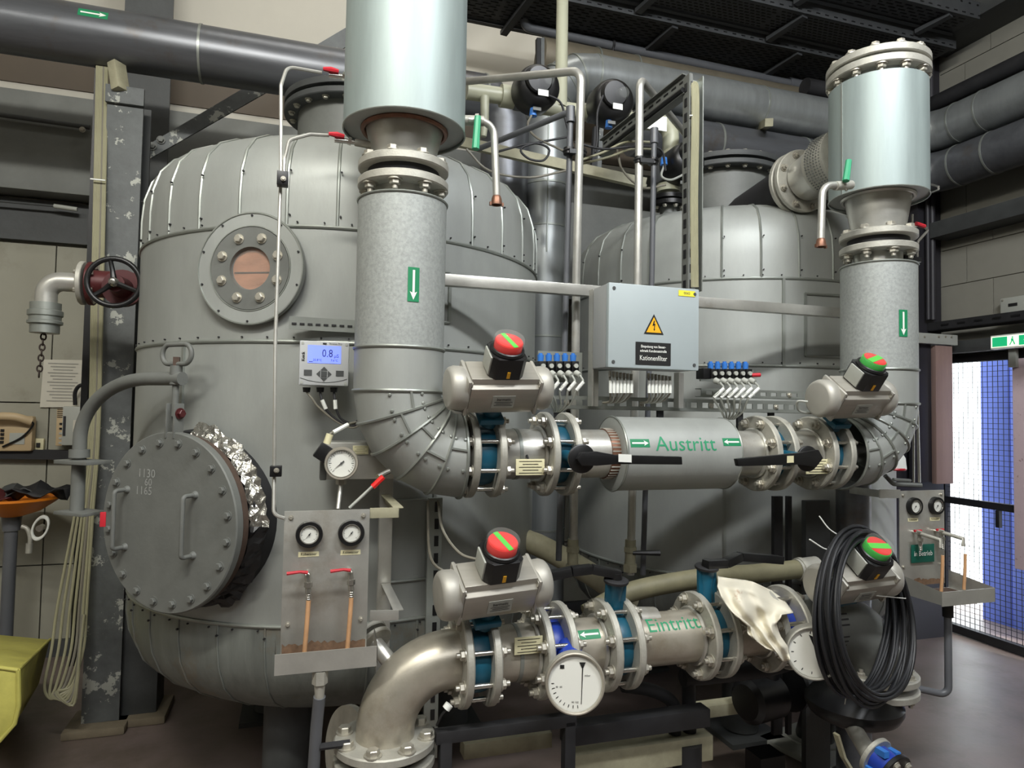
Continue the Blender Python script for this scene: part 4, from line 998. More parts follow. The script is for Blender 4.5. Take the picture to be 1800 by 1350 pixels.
def cylhit(px, py, Yc, Zc, r):
    rr = ray(px, py); a = rr.y**2+rr.z**2; oy, oz = CAM.y-Yc, CAM.z-Zc; b = 2*(oy*rr.y+oz*rr.z); c = oy*oy+oz*oz-r*r
    t_ = (-b-sqrt(max(0, b*b-4*a*c)))/(2*a); h = CAM+rr*t_; return h.x, math.atan2(h.z-Zc, -(h.y-Yc))
X, phi = cylhit(1206, 781, YU, ZU, .13); text(ci, cylx_map(X, YU, ZU, .13, phi), 'Austritt', .073, greenl, sx=1.03, wrap=True)
X, phi = cylhit(1125, 779, YU, ZU, .13); arrow(ci, cylx_map(X, YU, ZU, .13, phi), .072, .029, 0)
X, phi = cylhit(1286, 777, YU, ZU, .13); arrow(ci, cylx_map(X, YU, ZU, .13, phi), .072, .029, pi)
t, o = lever_valve('blue lever valve with black lever pointing left, right of the insulated pipe', C1, C2, YU, ZU, 1417, 806, YU-.22, [], dirn='front', disc=.045)
Yv = YU-.24
o.data = MB().prism([P(1432, 790, Yv), P(1440, 805, Yv), P(1428, 820, Yv), P(1395, 816, Yv-.004), P(1292, 819, Yv-.02), P(1289, 806, Yv-.02), P(1395, 796, Yv-.004), P(1420, 792, Yv)], (0, -.02, 0)).mesh('lever', black, True, .003)
MB().prism([P(1376, 802, Yv-.026), P(1395, 801, Yv-.026), P(1395, 813, Yv-.026), P(1376, 814, Yv-.026)], (0, -.001, 0)).build('lever_label', cream, t)
spD = spool('short steel spool with cream data plate left of the upper right valve', C2, D1, YU, ZU, 1, 1)
dataplate(spD, 1436, 820, YU-.10, .10, .055)
t = thing('actuated_butterfly_valve', 'upper right blue butterfly valve with actuator and green domed indicator', 'valve', ((D1+D2)/2, YU, ZU), 'actuated valves')
wafer(t, D1+.012, D2-.012, YU, ZU); studs(t, D1, D2, YU, ZU)
actuated(t, (D1+D2)/2-.01, YU, ZU, TL, red, green, greenc, rot=radians(-3), sa=20, sw_=.022)

# ---------------------------------------------------------------- lower manifold
NE = YL-.1425
E1, E2, E3, E4, E5, E6, E7, E8, E9, E10 = [P(v, y, NE).x-.012 for v, y in ((837, 1165), (886, 1160), (980, 1148), (1022, 1140), (1099, 1130), (1139, 1122), (1273, 1105), (1309, 1100), (1394, 1090), (1420, 1085))]
le = thing('steel_elbow_pipe', 'brushed steel elbow turning down to a bolted floor flange at lower left', 'pipe', (.28, YL, .3))
XV = P(678, 1250, YL).x; RE = E1-XV-.03
pts = [V((E1, YL, ZL))]+[V((XV+RE-RE*sin(q), YL, ZL-RE+RE*cos(q))) for q in (pi/2*k/14 for k in range(15))]+[V((XV, YL, .56))]
MB().tube(pts, RB, 40).build('elbow', steelb, le)
f = flange(le, (E1, YL, ZL), (1, 0, 0)); bolts8(f, (E1-.012, YL, ZL), (-1, 0, 0), br=.013)
zf = P(680, 1300, YL).z
f = flange(le, (XV, YL, zf), (0, 0, 1), steelc, .145, .026); bolts8(f, (XV, YL, zf+.013), (0, 0, 1), .121, 8, .0165, stud=False)
dp = thing('steel_down_pipe', 'flanged steel pipe below the lower left elbow, running into the floor', 'pipe', (XV, YL, 0))
f = flange(dp, (XV, YL, zf-.05), (0, 0, 1), steelc, .145, .026); bolts8(f, (XV, YL, zf-.063), (0, 0, -1), .121, 8, .0135)
MB().cyl((XV, YL, zf-.04), (XV, YL, zf-.01), .11, seg=32).build('gasket', dark, dp)
MB().cyl((XV, YL, 0), (XV, YL, zf-.05), RB, seg=32).build('pipe', steel, dp)
# side branch on elbow with small blind flange pair
q = pi/2*.62; base = V((XV+RE-RE*sin(q)-.0, YL, ZL-RE+RE*cos(q))); dr = V((-.72, -.12, .68)).normalized()
s0 = P(688, 1168, YL+.03); s1 = P(657, 1128, YL+.10)
MB().tube([s0+V((.04, 0, -.05)), s1], .024, 18).build('side_branch', steel, le)
ax = (s1-s0).normalized()
for k in (0, .028): fo = MB().ring(s1+ax*(k-.01), ax, .001, .058, .014, 32, .003).build('branch_flange', steelc, le)
for p in ringpts(s1+ax*.033, ax, .044, 4, .4): bolt(fo, p, ax, .009)
t = thing('actuated_butterfly_valve', 'lower left dark blue valve with aluminium actuator and red domed indicator', 'valve', ((E1+E2)/2, YL, ZL), 'actuated valves')
wafer(t, E1+.012, E2-.012, YL, ZL); studs(t, E1, E2, YL, ZL)
cA, sA, nA, xA = actuated(t, (E1+E2)/2+.01, YL, ZL, radians(30), red, green, red, Ls=.275, rot=radians(-5))
spE = spool('short steel spool with cream data plate right of the lower left valve', E2, E3, YL, ZL, 1, 1)
pl = dataplate(spE, 929, 1134, YL-.094, .088, .05)
MB().ring(((E2+E3)/2, YL, ZL), (1, 0, 0), RB, RB+.002, .012, 40).build('band_clamp', bead, spE)
bv = thing('check_valve', 'bright blue check valve between two steel flanges beside the big dial', 'valve', ((E3+E4)/2, YL, ZL), 'blue check valves')
wafer(bv, E3+.012, E4-.012, YL, ZL, blue, .09); studs(bv, E3, E4, YL, ZL)
spF = spool('short steel spool with green arrow left of the teal lever valve', E4, E5, YL, ZL, 1, 1)
X, phi = cylhit(1036, 1115, YL, ZL, RB); arrow(spF, cylx_map(X, YL, ZL, RB, phi), .072, .030, pi)
t, o = lever_valve('teal lever valve with black lever pointing left on the lower pipe', E5, E6, YL, ZL, 1083, 1024, YL-.03, [P(1090, 1010, 1.97), P(1040, 1000, 1.99), P(1005, 1004, 2.0), P(930, 1020, 2.04)], disc=.04)
spG = spool('steel pipe lettered Eintritt in the middle of the lower manifold', E6, E7, YL, ZL, 1, 1)
X, phi = cylhit(1183, 1097, YL, ZL, RB); text(spG, cylx_map(X, YL, ZL, RB, phi), 'Eintritt', .068, greenl, wrap=True)
MB().tube([V((E6+.05, YL+.01, ZL+.055)), V((E6+.12, YL+.01, ZL+.05))], .05, 20).build('sensor_boss', steel, spG)
t, o = lever_valve('teal lever valve with black lever pointing right under the cloth', E7, E8, YL, ZL, 1242, 1000, YL-.0, [P(1240, 992, 1.98), P(1275, 990, 1.99), P(1300, 978, 2.0), P(1372, 984, 2.03)], disc=.04)
spH = spool('steel pipe spool hidden under the draped cloth', E8, E9, YL, ZL, 1, 1)
bv = thing('check_valve', 'blue check valve left of the cable coil', 'valve', ((E9+E10)/2, YL, ZL), 'blue check valves')
wafer(bv, E9+.012, E10+.02, YL, ZL, blue, .09); studs(bv, E9, E10+.03, YL, ZL)
spI = thing('dark_outlet_elbow', 'dark lower elbow behind the cable coil bending down to a flange', 'pipe', (1.95, YL, .5))
Xr = 2.06; RE2 = .21
pts = [V((E10+.03, YL, ZL)), V((Xr-RE2-.05, YL, ZL))]+[V((Xr-RE2+RE2*sin(q), YL, ZL-RE2+RE2*cos(q))) for q in (pi/2*k/12 for k in range(13))]+[V((Xr, YL, .60))]
MB().tube(pts, .10, 40).build('elbow', paintg, spI)
f = flange(spI, (E10+.035, YL, ZL), (1, 0, 0)); bolts8(f, (E10+.05, YL, ZL), (1, 0, 0))
zr_ = P(1540, 1182, YL).z
f = flange(spI, (Xr, YL, zr_), (0, 0, 1), steelc, .145, .026); bolts8(f, (Xr, YL, zr_+.013), (0, 0, 1), .12, 8, .013)
f = flange(spI, (Xr, YL, zr_-.05), (0, 0, 1), steelc, .145, .026); bolts8(f, (Xr, YL, zr_-.063), (0, 0, -1), .12, 8, .012)
sr = thing('strainer_pot', 'black round strainer pot on a floor foot at lower right', 'vessel', (Xr, YL, 0))
xq = P(1500, 1230, YL).x; zq_ = P(1500, 1272, YL).z; zt_q = zr_-.06; Hq = zt_q-zq_
MB().lathe([(0, zt_q+.03), (.09, zt_q+.025), (.14, zt_q), (.165, zt_q-.25*Hq), (.165, zt_q-.4*Hq), (.15, zt_q-.65*Hq), (.11, zt_q-.85*Hq), (.05, zt_q-.97*Hq), (0, zq_)], (xq, YL, 0), (0, 0, 1), 48).build('pot', black, sr)
xf_ = P(1432, 1290, 2.75).x
MB().tube(fillet([V((xq, YL, zt_q-.4*Hq)), V((xf_-.02, 2.65, .27)), V((xf_, 2.75, .03))], .1, 8), .088, 32).build('dark_elbow', black, sr)
ft = thing('pipe_support_foot', 'white painted floor plate under the dark elbow of the strainer', 'support', (xf_, 2.75, 0), 'pipe feet')
MB().box((xf_, 2.72, .012), (.44, .36, .024), Matrix.Rotation(.25, 3, 'Z')).build('floor_plate', lightg, ft, bevel=.004)
MB().lathe([(.09, .02), (.13, .024), (.13, .034), (.09, .034)], (xf_, 2.75, 0), (0, 0, 1), 32).build('collar', lightg, ft)
actt = thing('actuated_butterfly_valve', 'lower right aluminium actuator with green cap and red striped disc', 'valve', (1.85, YL, ZL), 'actuated valves')
MB().lathe([(.05, 0), (.1, .0), (.1, .05), (.05, .05)], (1.80, YL, ZL), (1, 0, 0), 32).build('valve_body', dark, actt)
actuated(actt, 1.81, YL, ZL, TL, red, green, greenc, Ls=.24, rot=radians(-3), sa=-8, sw_=.022)

# ================================================================== CABINET AND FRAME
YFc, YBc = 2.05, 2.18
tc_ = thing('terminal_cabinet', 'grey terminal cabinet with yellow warning triangle and black Kationenfilter plate', 'cabinet', P(1150, 655, 2.1))
a = P(1071, 494, YFc); b_ = P(1228, 654, YFc); zt_ = (P(1071, 493, YFc).z+P(1228, 512, YFc).z)/2; zb_ = (P(1070, 641, YFc).z+P(1228, 655, YFc).z)/2
cx = (a.x+b_.x)/2; W_ = b_.x-a.x; H_ = zt_-zb_; cz = (zt_+zb_)/2
MB().box((cx, (YFc+YBc)/2+.012, cz), (W_, YBc-YFc-.024, H_)).build('body', boxs, tc_, bevel=.006)
ld = MB().box((cx, YFc+.011, cz), (W_+.002, .022, H_+.002)).build('lid', boxg, tc_, bevel=.005)
for s1 in (-1, 1):
    for s2 in (-1, 1): MB().cyl((cx+s1*(W_/2-.018), YFc+.001, cz+s2*(H_/2-.018)), (cx+s1*(W_/2-.018), YFc-.002, cz+s2*(H_/2-.018)), .006, seg=14).build('screw', paintd, ld)
mp = plate_map((cx, YFc-.0005, cz), (1, 0, 0), (0, 0, 1))
def uv(px, py): p = P(px, py, YFc); return p.x-cx, p.z-cz
u, v = uv(1149, 572); s_ = .034
b = MB(); b.add([mp(u-s_*1.12, v-s_*.9, .001), mp(u+s_*1.12, v-s_*.9, .001), mp(u, v+s_*1.15, .001)], [(0, 1, 2)]); wt_ = b.build('warning_triangle', blackp, ld, smooth=False)
b = MB(); b.add([mp(u-s_*.86, v-s_*.74, .0016), mp(u+s_*.86, v-s_*.74, .0016), mp(u, v+s_*.84, .0016)], [(0, 1, 2)]); b.build('yellow_field', warn, wt_, smooth=False)
g = lambda x, y: mp(u+x*s_, v+y*s_, .0022)
b = MB(); b.add([g(-.02, .48), g(.1, .48), g(.02, .02), g(-.16, .0)], [(0, 1, 2, 3)]); b.add([g(-.16, .0), g(-.14, -.1), g(.16, .1), g(.14, .18)], [(0, 1, 2, 3)])
b.add([g(.04, .1), g(.16, .1), g(.06, -.42), g(.0, -.42)], [(0, 1, 2, 3)]); b.add([g(-.06, -.36), g(.14, -.36), g(.03, -.6)], [(0, 1, 2)]); b.build('flash_symbol', blackp, wt_, smooth=False)
u, v = uv(1148, 622); patch(ld, mp, .136, .078, blackp, .001, du=u, dv=v, nx=1, name='name_plate')
text(ld, mp, 'Einspeisung von Steuer-', .0125, white, u, v+.024, .0018, .80, bold=True); text(ld, mp, 'schrank Kondensatstraße', .0125, white, u, v+.009, .0018, .80, bold=True)
text(ld, mp, 'Kationenfilter', .0245, white, u, v-.016, .0018, .78)
u, v = uv(1207, 516); patch(ld, mp, .066, .020, yell, .001, du=u, dv=v, nx=1, name='yellow_sticker'); text(ld, mp, '0043', .013, paintd, u, v, .0018)
MB().cyl((cx+W_/2, YFc+.08, P(1232, 548, YFc).z), (cx+W_/2+.025, YFc+.07, P(1232, 548, YFc).z), .012, .014, 12).build('side_gland', black, tc_)
# stainless bars between the risers
YBa = 2.38
br = thing('cross_bar', 'bright square bar from the left riser to the cabinet frame', 'bar', P(900, 500, YBa))
a = P(789, 493, YBa); b_ = P(1036, 513, YBa); b_.z = a.z
MB().bar(V((.36, YBa, a.z)), b_+V((.09, 0, 0)), .035, .042).build('bar', steel, br, bevel=.002)
br = thing('cross_bar', 'bright square bar from the cabinet to the right riser', 'bar', P(1350, 540, YBa))
MB().bar(V((P(1228, 532, YBa).x-.16, YBa, a.z-.012)), V((2.50, YBa, a.z-.012)), .035, .042).build('bar', steel, br, bevel=.002)
fr_ = thing('cabinet_frame', 'steel angle posts holding the terminal cabinet above the slotted rail', 'frame', P(1040, 715, 2.2))
zq = P(1040, 714, 2.2).z
for px in (1038, 1190):
    x = P(px, 690, 2.2).x; MB().box((x, 2.2, (zt_-.0+zq)/2 if px < 1100 else (zb_+zq)/2), (.006, .035, (zt_ if px < 1100 else zb_)-zq)).box((x+.018, 2.215, (zt_+zq)/2 if px < 1100 else (zb_+zq)/2), (.036, .005, (zt_ if px < 1100 else zb_)-zq)).build('angle_post', steel, fr_)
# slotted rails
def rail(label, pa, pb, Y, h, yo=0):
    t = thing('slotted_rail', label, 'rail', P(pa[0], pa[1], Y), 'slotted rails')
    A_, B_ = P(pa[0], pa[1], Y), P(pb[0], pb[1], Y); B_.z = A_.z
    MB().bar(A_, B_, .004, h, V((0, 0, 1))).build('dummy', zinc, t) if False else None
    L = (B_-A_).length; n_ = int(L/.05)
    z = A_.z
    MB().box(((A_.x+B_.x)/2, Y, z+h*.36), (L, .004, h*.28)).box(((A_.x+B_.x)/2, Y, z-h*.36), (L, .004, h*.28)).box(((A_.x+B_.x)/2, Y+.02, z-h/2), (L, .04, .003)).box(((A_.x+B_.x)/2, Y+.02, z+h/2), (L, .04, .003)).build('rail_flange', bead, t)
    b = MB()
    for k in range(n_): b.box((A_.x+.012+k*.05, Y, z), (.022, .004, h*.46))
    b.build('rail_web', bead, t, smooth=False, kind='stuff')
    for k in range(2, n_, 6): bolt(t, V((A_.x+.012+k*.05, Y-.002, z)), (0, -1, 0), .007)
    return t
rail('lower slotted rail below the cabinet and solenoid valves', (944, 706), (1425, 720), 2.24, .045)
rail('upper slotted rail behind the white valve plugs on the right', (1232, 690), (1425, 690), 2.26, .03)
for px in (980, 1160, 1300, 1355):
    o = MB().bar(P(px, 722, 2.26), P(px, 760, 2.26), .025, .012).build('rail_hanger', dark); tag(o, {980: 'dark hanger bracket under the slotted rail at its left end', 1160: 'dark hanger bracket above the insulated Austritt pipe', 1300: 'dark hanger bracket left of the right lever valve', 1355: 'dark hanger bracket above the right lever valve flange'}[px], 'bracket')
bk = MB().box((P(985, 640, 2.24).x, 2.245, P(985, 640, 2.24).z-.01), (.17, .008, .11)).build('valve_backplate', bead); tag(bk, 'grey backplate behind the left row of blue topped solenoid valves', 'plate')
bk = MB().box((P(1275, 660, 2.24).x+.01, 2.245, P(1275, 660, 2.24).z), (.24, .008, .05)).build('valve_backplate', bead); tag(bk, 'grey backplate behind the right row of blue topped solenoid valves', 'plate')
# solenoid valves with plugs and cables
def solenoids(n, x0, x1, y, Y, side):
    for k in range(n):
        px = x0+(x1-x0)*k/(n-1); c = P(px, y, Y)
        t = thing('solenoid_valve', '%s in the row of small black solenoid valves %s' % (['first', 'second', 'third', 'fourth', 'fifth', 'sixth'][k]+' from the left', side), 'valve', c, 'solenoid valves '+side)
        MB().box(c, (.026, .05, .034)).build('body', black, t, bevel=.002)
        MB().cyl(c+V((0, -.024, 0)), c+V((0, -.032, 0)), .008, seg=16).build('coil_cap', lightg, t)
        MB().cyl(c+V((0, 0, .016)), c+V((0, 0, .040)), .010, .012, 12).cyl(c+V((0, 0, .040)), c+V((0, 0, .046)), .007, seg=10).build('blue_fitting', bluek, t)
        q = c+V((0, -.03, -.026)); MB().cyl(q, q+V((.006, -.02, -.008)), .012, .009, 12).build('plug', lightg, t)
        e = P(x0+(x1-x0)*.42+k*3, y+80, Y+.02)
        w1 = P(px+6, y+42, Y-.05)
        MB().tube(smoothpath([q+V((.006, -.02, -.008)), q+V((.014, -.028, -.03)), w1, (w1+e)/2+V((.008, 0, -.01)), e]), .0038, 7).build('cable', lightg, t)
        MB().tube([q+V((.016, -.03, -.03)), w1], .0065, 8).build('cable_marker', white, t)
solenoids(5, 950, 1007, 644, 2.19, 'left of the cabinet'); solenoids(6, 1249, 1310, 657, 2.16, 'right of the cabinet')
o = MB().tube([P(1313, 660, 2.15), P(1336, 659, 2.14)], .008, 10).build('red_tap', redp); tag(o, 'small red tap at the right end of the solenoid valve row', 'tap')
o = MB().box(P(1237, 657, 2.17), (.035, .05, .04)).build('manifold_block', black, bevel=.003); tag(o, 'black manifold block at the left end of the right solenoid row', 'block')
# cables below the cabinet
for gi, x0 in enumerate((1072, 1140)):
    t = thing('cable_group', ['grey cables with clear markers under the left half of the cabinet', 'grey cables with clear markers under the right half of the cabinet'][gi], 'cables', P(x0, 660, 2.12))
    for k in range(7):
        px = x0+6.2*k; c = P(px, 652+.9*k+gi*4, 2.12)
        MB().cyl(c, c-V((0, 0, .02)), .0055, seg=10).build('gland', steelc, t)
        m1 = P(px+1, 690, 2.10); e = P(x0-12+k*2, 708, 2.16)
        MB().tube(smoothpath([c-V((0, 0, .02)), P(px+1, 672, 2.10), m1, (m1+e)/2+V((.012, 0, -.012)), e]), .0038, 7).build('cable', lightg if k % 2 else cableg, t)
        MB().tube([P(px+1, 669, 2.098), P(px+1, 691, 2.098)], .0058, 8).build('cable_marker', white, t)

# ================================================================== GAUGE PANELS
def gauge(t, c, n, r, ring_m=black, needle=-1.0, nm='gauge', flange_=True, depth=.03, ups=V((0, 0, 1)), q=.83):
    n = V(n).normalized(); x = ups.cross(n)*-1; x = n.cross(ups)*-1 if False else ups.cross(n).normalized(); y = n.cross(x)
    g_ = MB().lathe([(0, -depth*.2), (r*1.0, -depth*.2), (r*1.0, depth*.5), (r*.97, depth*.62), (r*(q+.03), depth*.62), (r*(q-.03), depth*.45)], c, n, 44).build(nm, ring_m, t)
    MB().lathe([(0, 0), (r*q, 0)], V(c)+n*depth*.42, n, 40).build('dial', dial, g_)
    MB().torus(V(c)+n*depth*.6, n, r*(q+.01), r*.035, 44, 6).build('bezel', chrome, g_)
    mp = plate_map(V(c)+n*depth*.44, x, y); r = r*q/.83
    b = MB()
    for k in range(25):
        a = radians(225-270*k/24); r0 = r*(.66 if k % 4 else .58); r1_ = r*.74; w__ = r*.014; dx, dy = cos(a), sin(a)
        b.add([mp(dx*r0-dy*w__, dy*r0+dx*w__), mp(dx*r0+dy*w__, dy*r0-dx*w__), mp(dx*r1_+dy*w__, dy*r1_-dx*w__), mp(dx*r1_-dy*w__, dy*r1_+dx*w__)], [(0, 1, 2, 3)])
    b.build('scale', blackp, g_, smooth=False, kind='stuff')
    dx, dy = cos(needle), sin(needle); w__ = r*.03
    b = MB(); b.add([mp(-dx*r*.2-dy*w__*1.6, -dy*r*.2+dx*w__*1.6, .002), mp(-dx*r*.2+dy*w__*1.6, -dy*r*.2-dx*w__*1.6, .002), mp(dx*r*.62, dy*r*.62, .002)], [(0, 1, 2)]); b.cyl(mp(0, 0, .0005), mp(0, 0, .004), r*.07, seg=12); b.build('needle', blackp, g_, smooth=False)
    MB().lathe([(0, 0), (r*(q-.01), 0)], V(c)+n*depth*.56, n, 36).build('glass', clearp, g_)
    return g_
def gauge_panel(label, o, W, H, tray_d, extra, var):
    t = thing('gauge_panel', label, 'panel', o, 'stainless gauge panels')
    o = V(o)   # top-left corner of the front face
    C = lambda u, v, k=0: o+V((u, -k, -v))
    MB().box(C(W/2, H/2+.01, -.002), (W, .004, H+.02)).build('plate', steel, t, bevel=.001)
    for u in (.018, W-.018):
        for v in (.018, H-.06): bolt(t, C(u, v), (0, -1, 0), .005)
    for i, u in enumerate((W*.29, W*.78)):
        gauge(t, C(u, .065), (0, -1, 0), .037, black, radians(230), q=.68)
        c = C(u, .122); mp = plate_map(c, (1, 0, 0), (0, 0, 1)); patch(t, mp, .056, .014, cream, .001, nx=1, name='label_plate')
        text(t, mp, ['Rohwasser', 'Reinwasser'][i], .0115, blackp, sx=.85, k=.0016)
        # ball valve
        c = C(u-.002, .172, .03); vb = MB().cyl(C(u-.002, .172, 0), c, .007, seg=12).cyl(c+V((0, 0, -.0)), c+V((.004, -.004, -.05)), .0085, seg=14).cyl(c+V((.003, -.003, -.02)), c+V((.003, -.003, -.034)), .0115, seg=6).cyl(c+V((.004, -.004, -.05)), c+V((.005, -.004, -.072)), .006, seg=12).build('ball_valve', chrome, t)
        for z in (-.054, -.060, -.066): MB().torus(c+V((.0045, -.004, z)), (0, 0, 1), .0062, .0015, 16, 6).build('hose_barb', chrome, vb)
        if var == 0: MB().tube([c+V((.0, -.012, .008)), c+V((-.02, -.016, .012)), c+V((-.055, -.016, .009))], [.005, .004, .005], 8).build('red_lever', redp, vb)
        else: MB().tube([c+V((.0, -.012, .008)), c+V((-.03, -.016, .012))], .005, 8).tube([c, c+V((.0, -.10, -.01)), c+V((0, -.10, -.04))], .008, 10).build('red_lever', redp if False else steelc, vb); MB().tube([c+V((-.035, -.01, .012)), c+V((0, -.012, .012))], .005, 8).build('red_grip', redp, vb) if var else None
        zb = -(H+.0-.172)+.02
        off = V((0, -.10, 0)) if var else V((0, 0, 0))
        MB().tube(smoothpath([c+off+V((.005, -.004, -.07)), c+off+V((.002, -.004, -.14)), c+off+V((-.002, -.002, zb-.03))]), .0065, 10).build('drain_hose', hosem, vb)
    # tray
    b = MB(); d_ = tray_d; wl = -.012; wr_ = W+.02; zt0 = H-.015; hh = .055
    b.box(C((wl+wr_)/2, zt0+hh/2+.006, d_), (wr_-wl, .003, hh)); b.box(C((wl+wr_)/2, zt0+hh, d_/2), (wr_-wl, d_, .003))
    for u in (wl, wr_): b.add([C(u, zt0-.02, 0), C(u, zt0+hh, 0), C(u, zt0+hh, d_), C(u, zt0+.006, d_)], [(0, 1, 2, 3)]); b.add([C(u+.002, zt0-.02, 0), C(u+.002, zt0+hh, 0), C(u+.002, zt0+hh, d_), C(u+.002, zt0+.006, d_)], [(3, 2, 1, 0)])
    b.build('drip_tray', steel, t, smooth=False)
    MB().box(C(W/2, zt0+hh-.003, d_/2), (W, d_*.9, .002)).build('tray_residue', rusty, t)
    rg = random.Random(W*100+var); n_ = 26; b = MB(); vs = []
    for k in range(n_+1): h_ = .004+.010*rg.random()*(1.2-abs(k/n_-.25)); vs += [C(.004+(W-.008)*k/n_, zt0+.035, .0012), C(.004+(W-.008)*k/n_, zt0-h_*1.3+.022, .0012)]
    b.add(vs, [(2*k, 2*k+2, 2*k+3, 2*k+1) for k in range(n_)]); b.build('rust_stain', stain, t, smooth=False)
    return t, C
pl0 = P(500, 899, 2.0)
gp, C = gauge_panel('near stainless gauge panel with two gauges, red taps and drip tray', pl0, .236, .375, .085, None, 0)
# drain of the near tray and its support arms
q = P(563, 1172, 1.93)
MB().cyl(q+V((0, 0, .012)), q+V((0, 0, -.02)), .013, seg=14).cyl(q+V((0, 0, -.01)), q+V((0, 0, -.045)), .021, seg=6).cyl(q+V((0, 0, -.045)), q+V((0, 0, -.09)), .015, .012, 14).build('drain_fitting', steelc, gp)
MB().tube([q+V((0, 0, -.08)), P(556, 1280, 1.95), P(548, 1400, 1.97)], .0165, 12).build('drain_hose_pipe', pvcg, gp)
for (y0, y1) in ((902, 0), (1082, 1)):
    a = P(650, y0, 2.01); b_ = P(700, y0-1, 2.01); c = P(668, y0-(22 if y1 == 0 else 42), 2.30)
    MB().bar(a, b_, .030, .004, V((0, 1, 0))).bar(b_, V((b_.x-.0, 2.32, b_.z)), .030, .004, V((1, 0, 0))).bar(V((b_.x, 2.01, b_.z+.014)), V((b_.x, 2.32, b_.z+.014)), .03, .004).build('support_arm', oldp if y1 == 0 else steel, gp, bevel=.001)
sp = thing('panel_stand', 'vertical steel channel standing between the near gauge panel and the tank', 'post', P(680, 1200, 2.33))
x = P(676, 1000, 2.33).x
MB().box((x, 2.34, (P(676, 800, 2.33).z+.45)/2), (.045, .03, P(676, 800, 2.33).z-.45)).build('channel', steel, sp, bevel=.003)
gr_, C2 = gauge_panel('far stainless gauge panel beside the mesh gate with green in Betrieb sign', P(1581, 863, 2.2), .246, .375, .20, None, 1)
mp = plate_map(C2(.115, .262, .012), (1, 0, 0), (0, 0, 1))
sgn_ = MB().box(C2(.115, .262, .008), (.125, .003, .075)).build('green_sign', signg, gr_, bevel=.001); text(gr_, plate_map(C2(.115, .262, .0105), (1, 0, 0), (0, 0, 1)), 'in Betrieb', .030, white, sx=.85)
MB().bar(P(1470, 858, 2.5), P(1546, 868, 2.2), .004, .03, V((0, 0, 1))).bar(P(1546, 868, 2.2), P(1582, 868, 2.2), .035, .004, V((0, 1, 0))).build('support_arm', steel, gr_)
q = C2(.14, .45, .1); MB().cyl(q, q-V((0, 0, .05)), .02, seg=14).build('drain_fitting', dark, gr_)
MB().tube(fillet([q, V((q.x, q.y, .48)), V((q.x-.22, q.y+.1, .52))], .03), .014, 12).build('drain_pipe_bend', pvcg, gr_)

# ================================================================== ANALYSER, SMALL GAUGE
YM = 2.28
an = thing('display_transmitter', 'grey transmitter with blue backlit display reading 0.8 on the near tank', 'instrument', P(570, 680, YM))
a = P(527, 598, YM); b_ = P(612, 679, YM); cx = (a.x+b_.x)/2; cz = (a.z+b_.z)/2; W_ = b_.x-a.x; H_ = a.z-b_.z
MB().box((cx, YM+.045, cz), (W_-.006, .08, H_-.006)).build('rear_housing', metbox, an, bevel=.006)
fp = MB().box((cx, YM+.005, cz), (W_, .016, H_)).build('front_cover', metbox, an, bevel=.005)
mp = plate_map((cx, YM-.0035, cz), (1, 0, 0), (0, 0, 1))
patch(fp, mp, W_*.67, H_*.40, lcd, .0008, du=.0, dv=H_*.20, nx=1, name='display')
text(fp, mp, '0.8', .036, lcdt, W_*.06, H_*.22, .0016, .8); text(fp, mp, 'µS', .016, lcdt, W_*.24, H_*.17, .0016); text(fp, mp, '25.8°C', .010, lcdt, -W_*.14, H_*.07, .0016); text(fp, mp, '7.6°C', .010, lcdt, W_*.2, H_*.07, .0016); patch(fp, mp, .012, .002, lcdt, .0016, du=-W_*.27, dv=H_*.03, nx=1, name='menu_bar')
text(fp, mp, 'Knick', .013, blackp, -W_*.42, H_*.14, .001, bold=True, rot=pi/2); text(fp, mp, 'Stratos Pro', .009, paintd, W_*.22, H_*.45, .001)
patch(fp, mp, .012, .005, blackp, .001, du=0, dv=H_*.445, nx=1, name='infrared_window')
for u in (-.32, .32): patch(fp, mp, W_*.16, H_*.13, paintd, .001, du=W_*u, dv=-H_*.22, nx=1, name='key')
for k in range(4):
    a = pi/2*k; dx, dy = cos(a), sin(a); s_ = W_*.075
    b = MB(); c0_ = (dx*W_*.075, -H_*.24+dy*W_*.075); b.add([mp(c0_[0]+dx*s_*1.05, c0_[1]+dy*s_*1.05, .001), mp(c0_[0]-dy*s_, c0_[1]+dx*s_, .001), mp(c0_[0]+dy*s_, c0_[1]-dx*s_, .001)], [(0, 1, 2)]); b.build('arrow_key', paintd, fp, smooth=False)
patch(fp, mp, W_*.12, W_*.12, paintd, .0012, dv=-H_*.24, nx=1, name='enter_key')
MB().tube([mp(W_*.48*(k/8-1), 0, 0)*0+mp(-W_*.47+W_*.94*k/16, -H_*.34-H_*.09*(1-((k-8)/8)**2), .0006) for k in range(17)], .0007, 4).build('curved_line', paintd, fp)
for s1 in (-1, 1):
    for s2 in (-1, 1): MB().cyl(mp(s1*W_*.44, s2*H_*.44, -.001), mp(s1*W_*.44, s2*H_*.44, .001), .0045, seg=12).build('screw', lightg, fp)
gx = (539, 563, 587)
ends = ([(548, 700), (560, 716), (590, 740), (620, 752), (640, 740)], [(566, 705), (575, 722), (598, 742), (622, 748), (640, 735)], [(589, 705), (592, 722), (602, 738), (622, 744), (640, 728)])
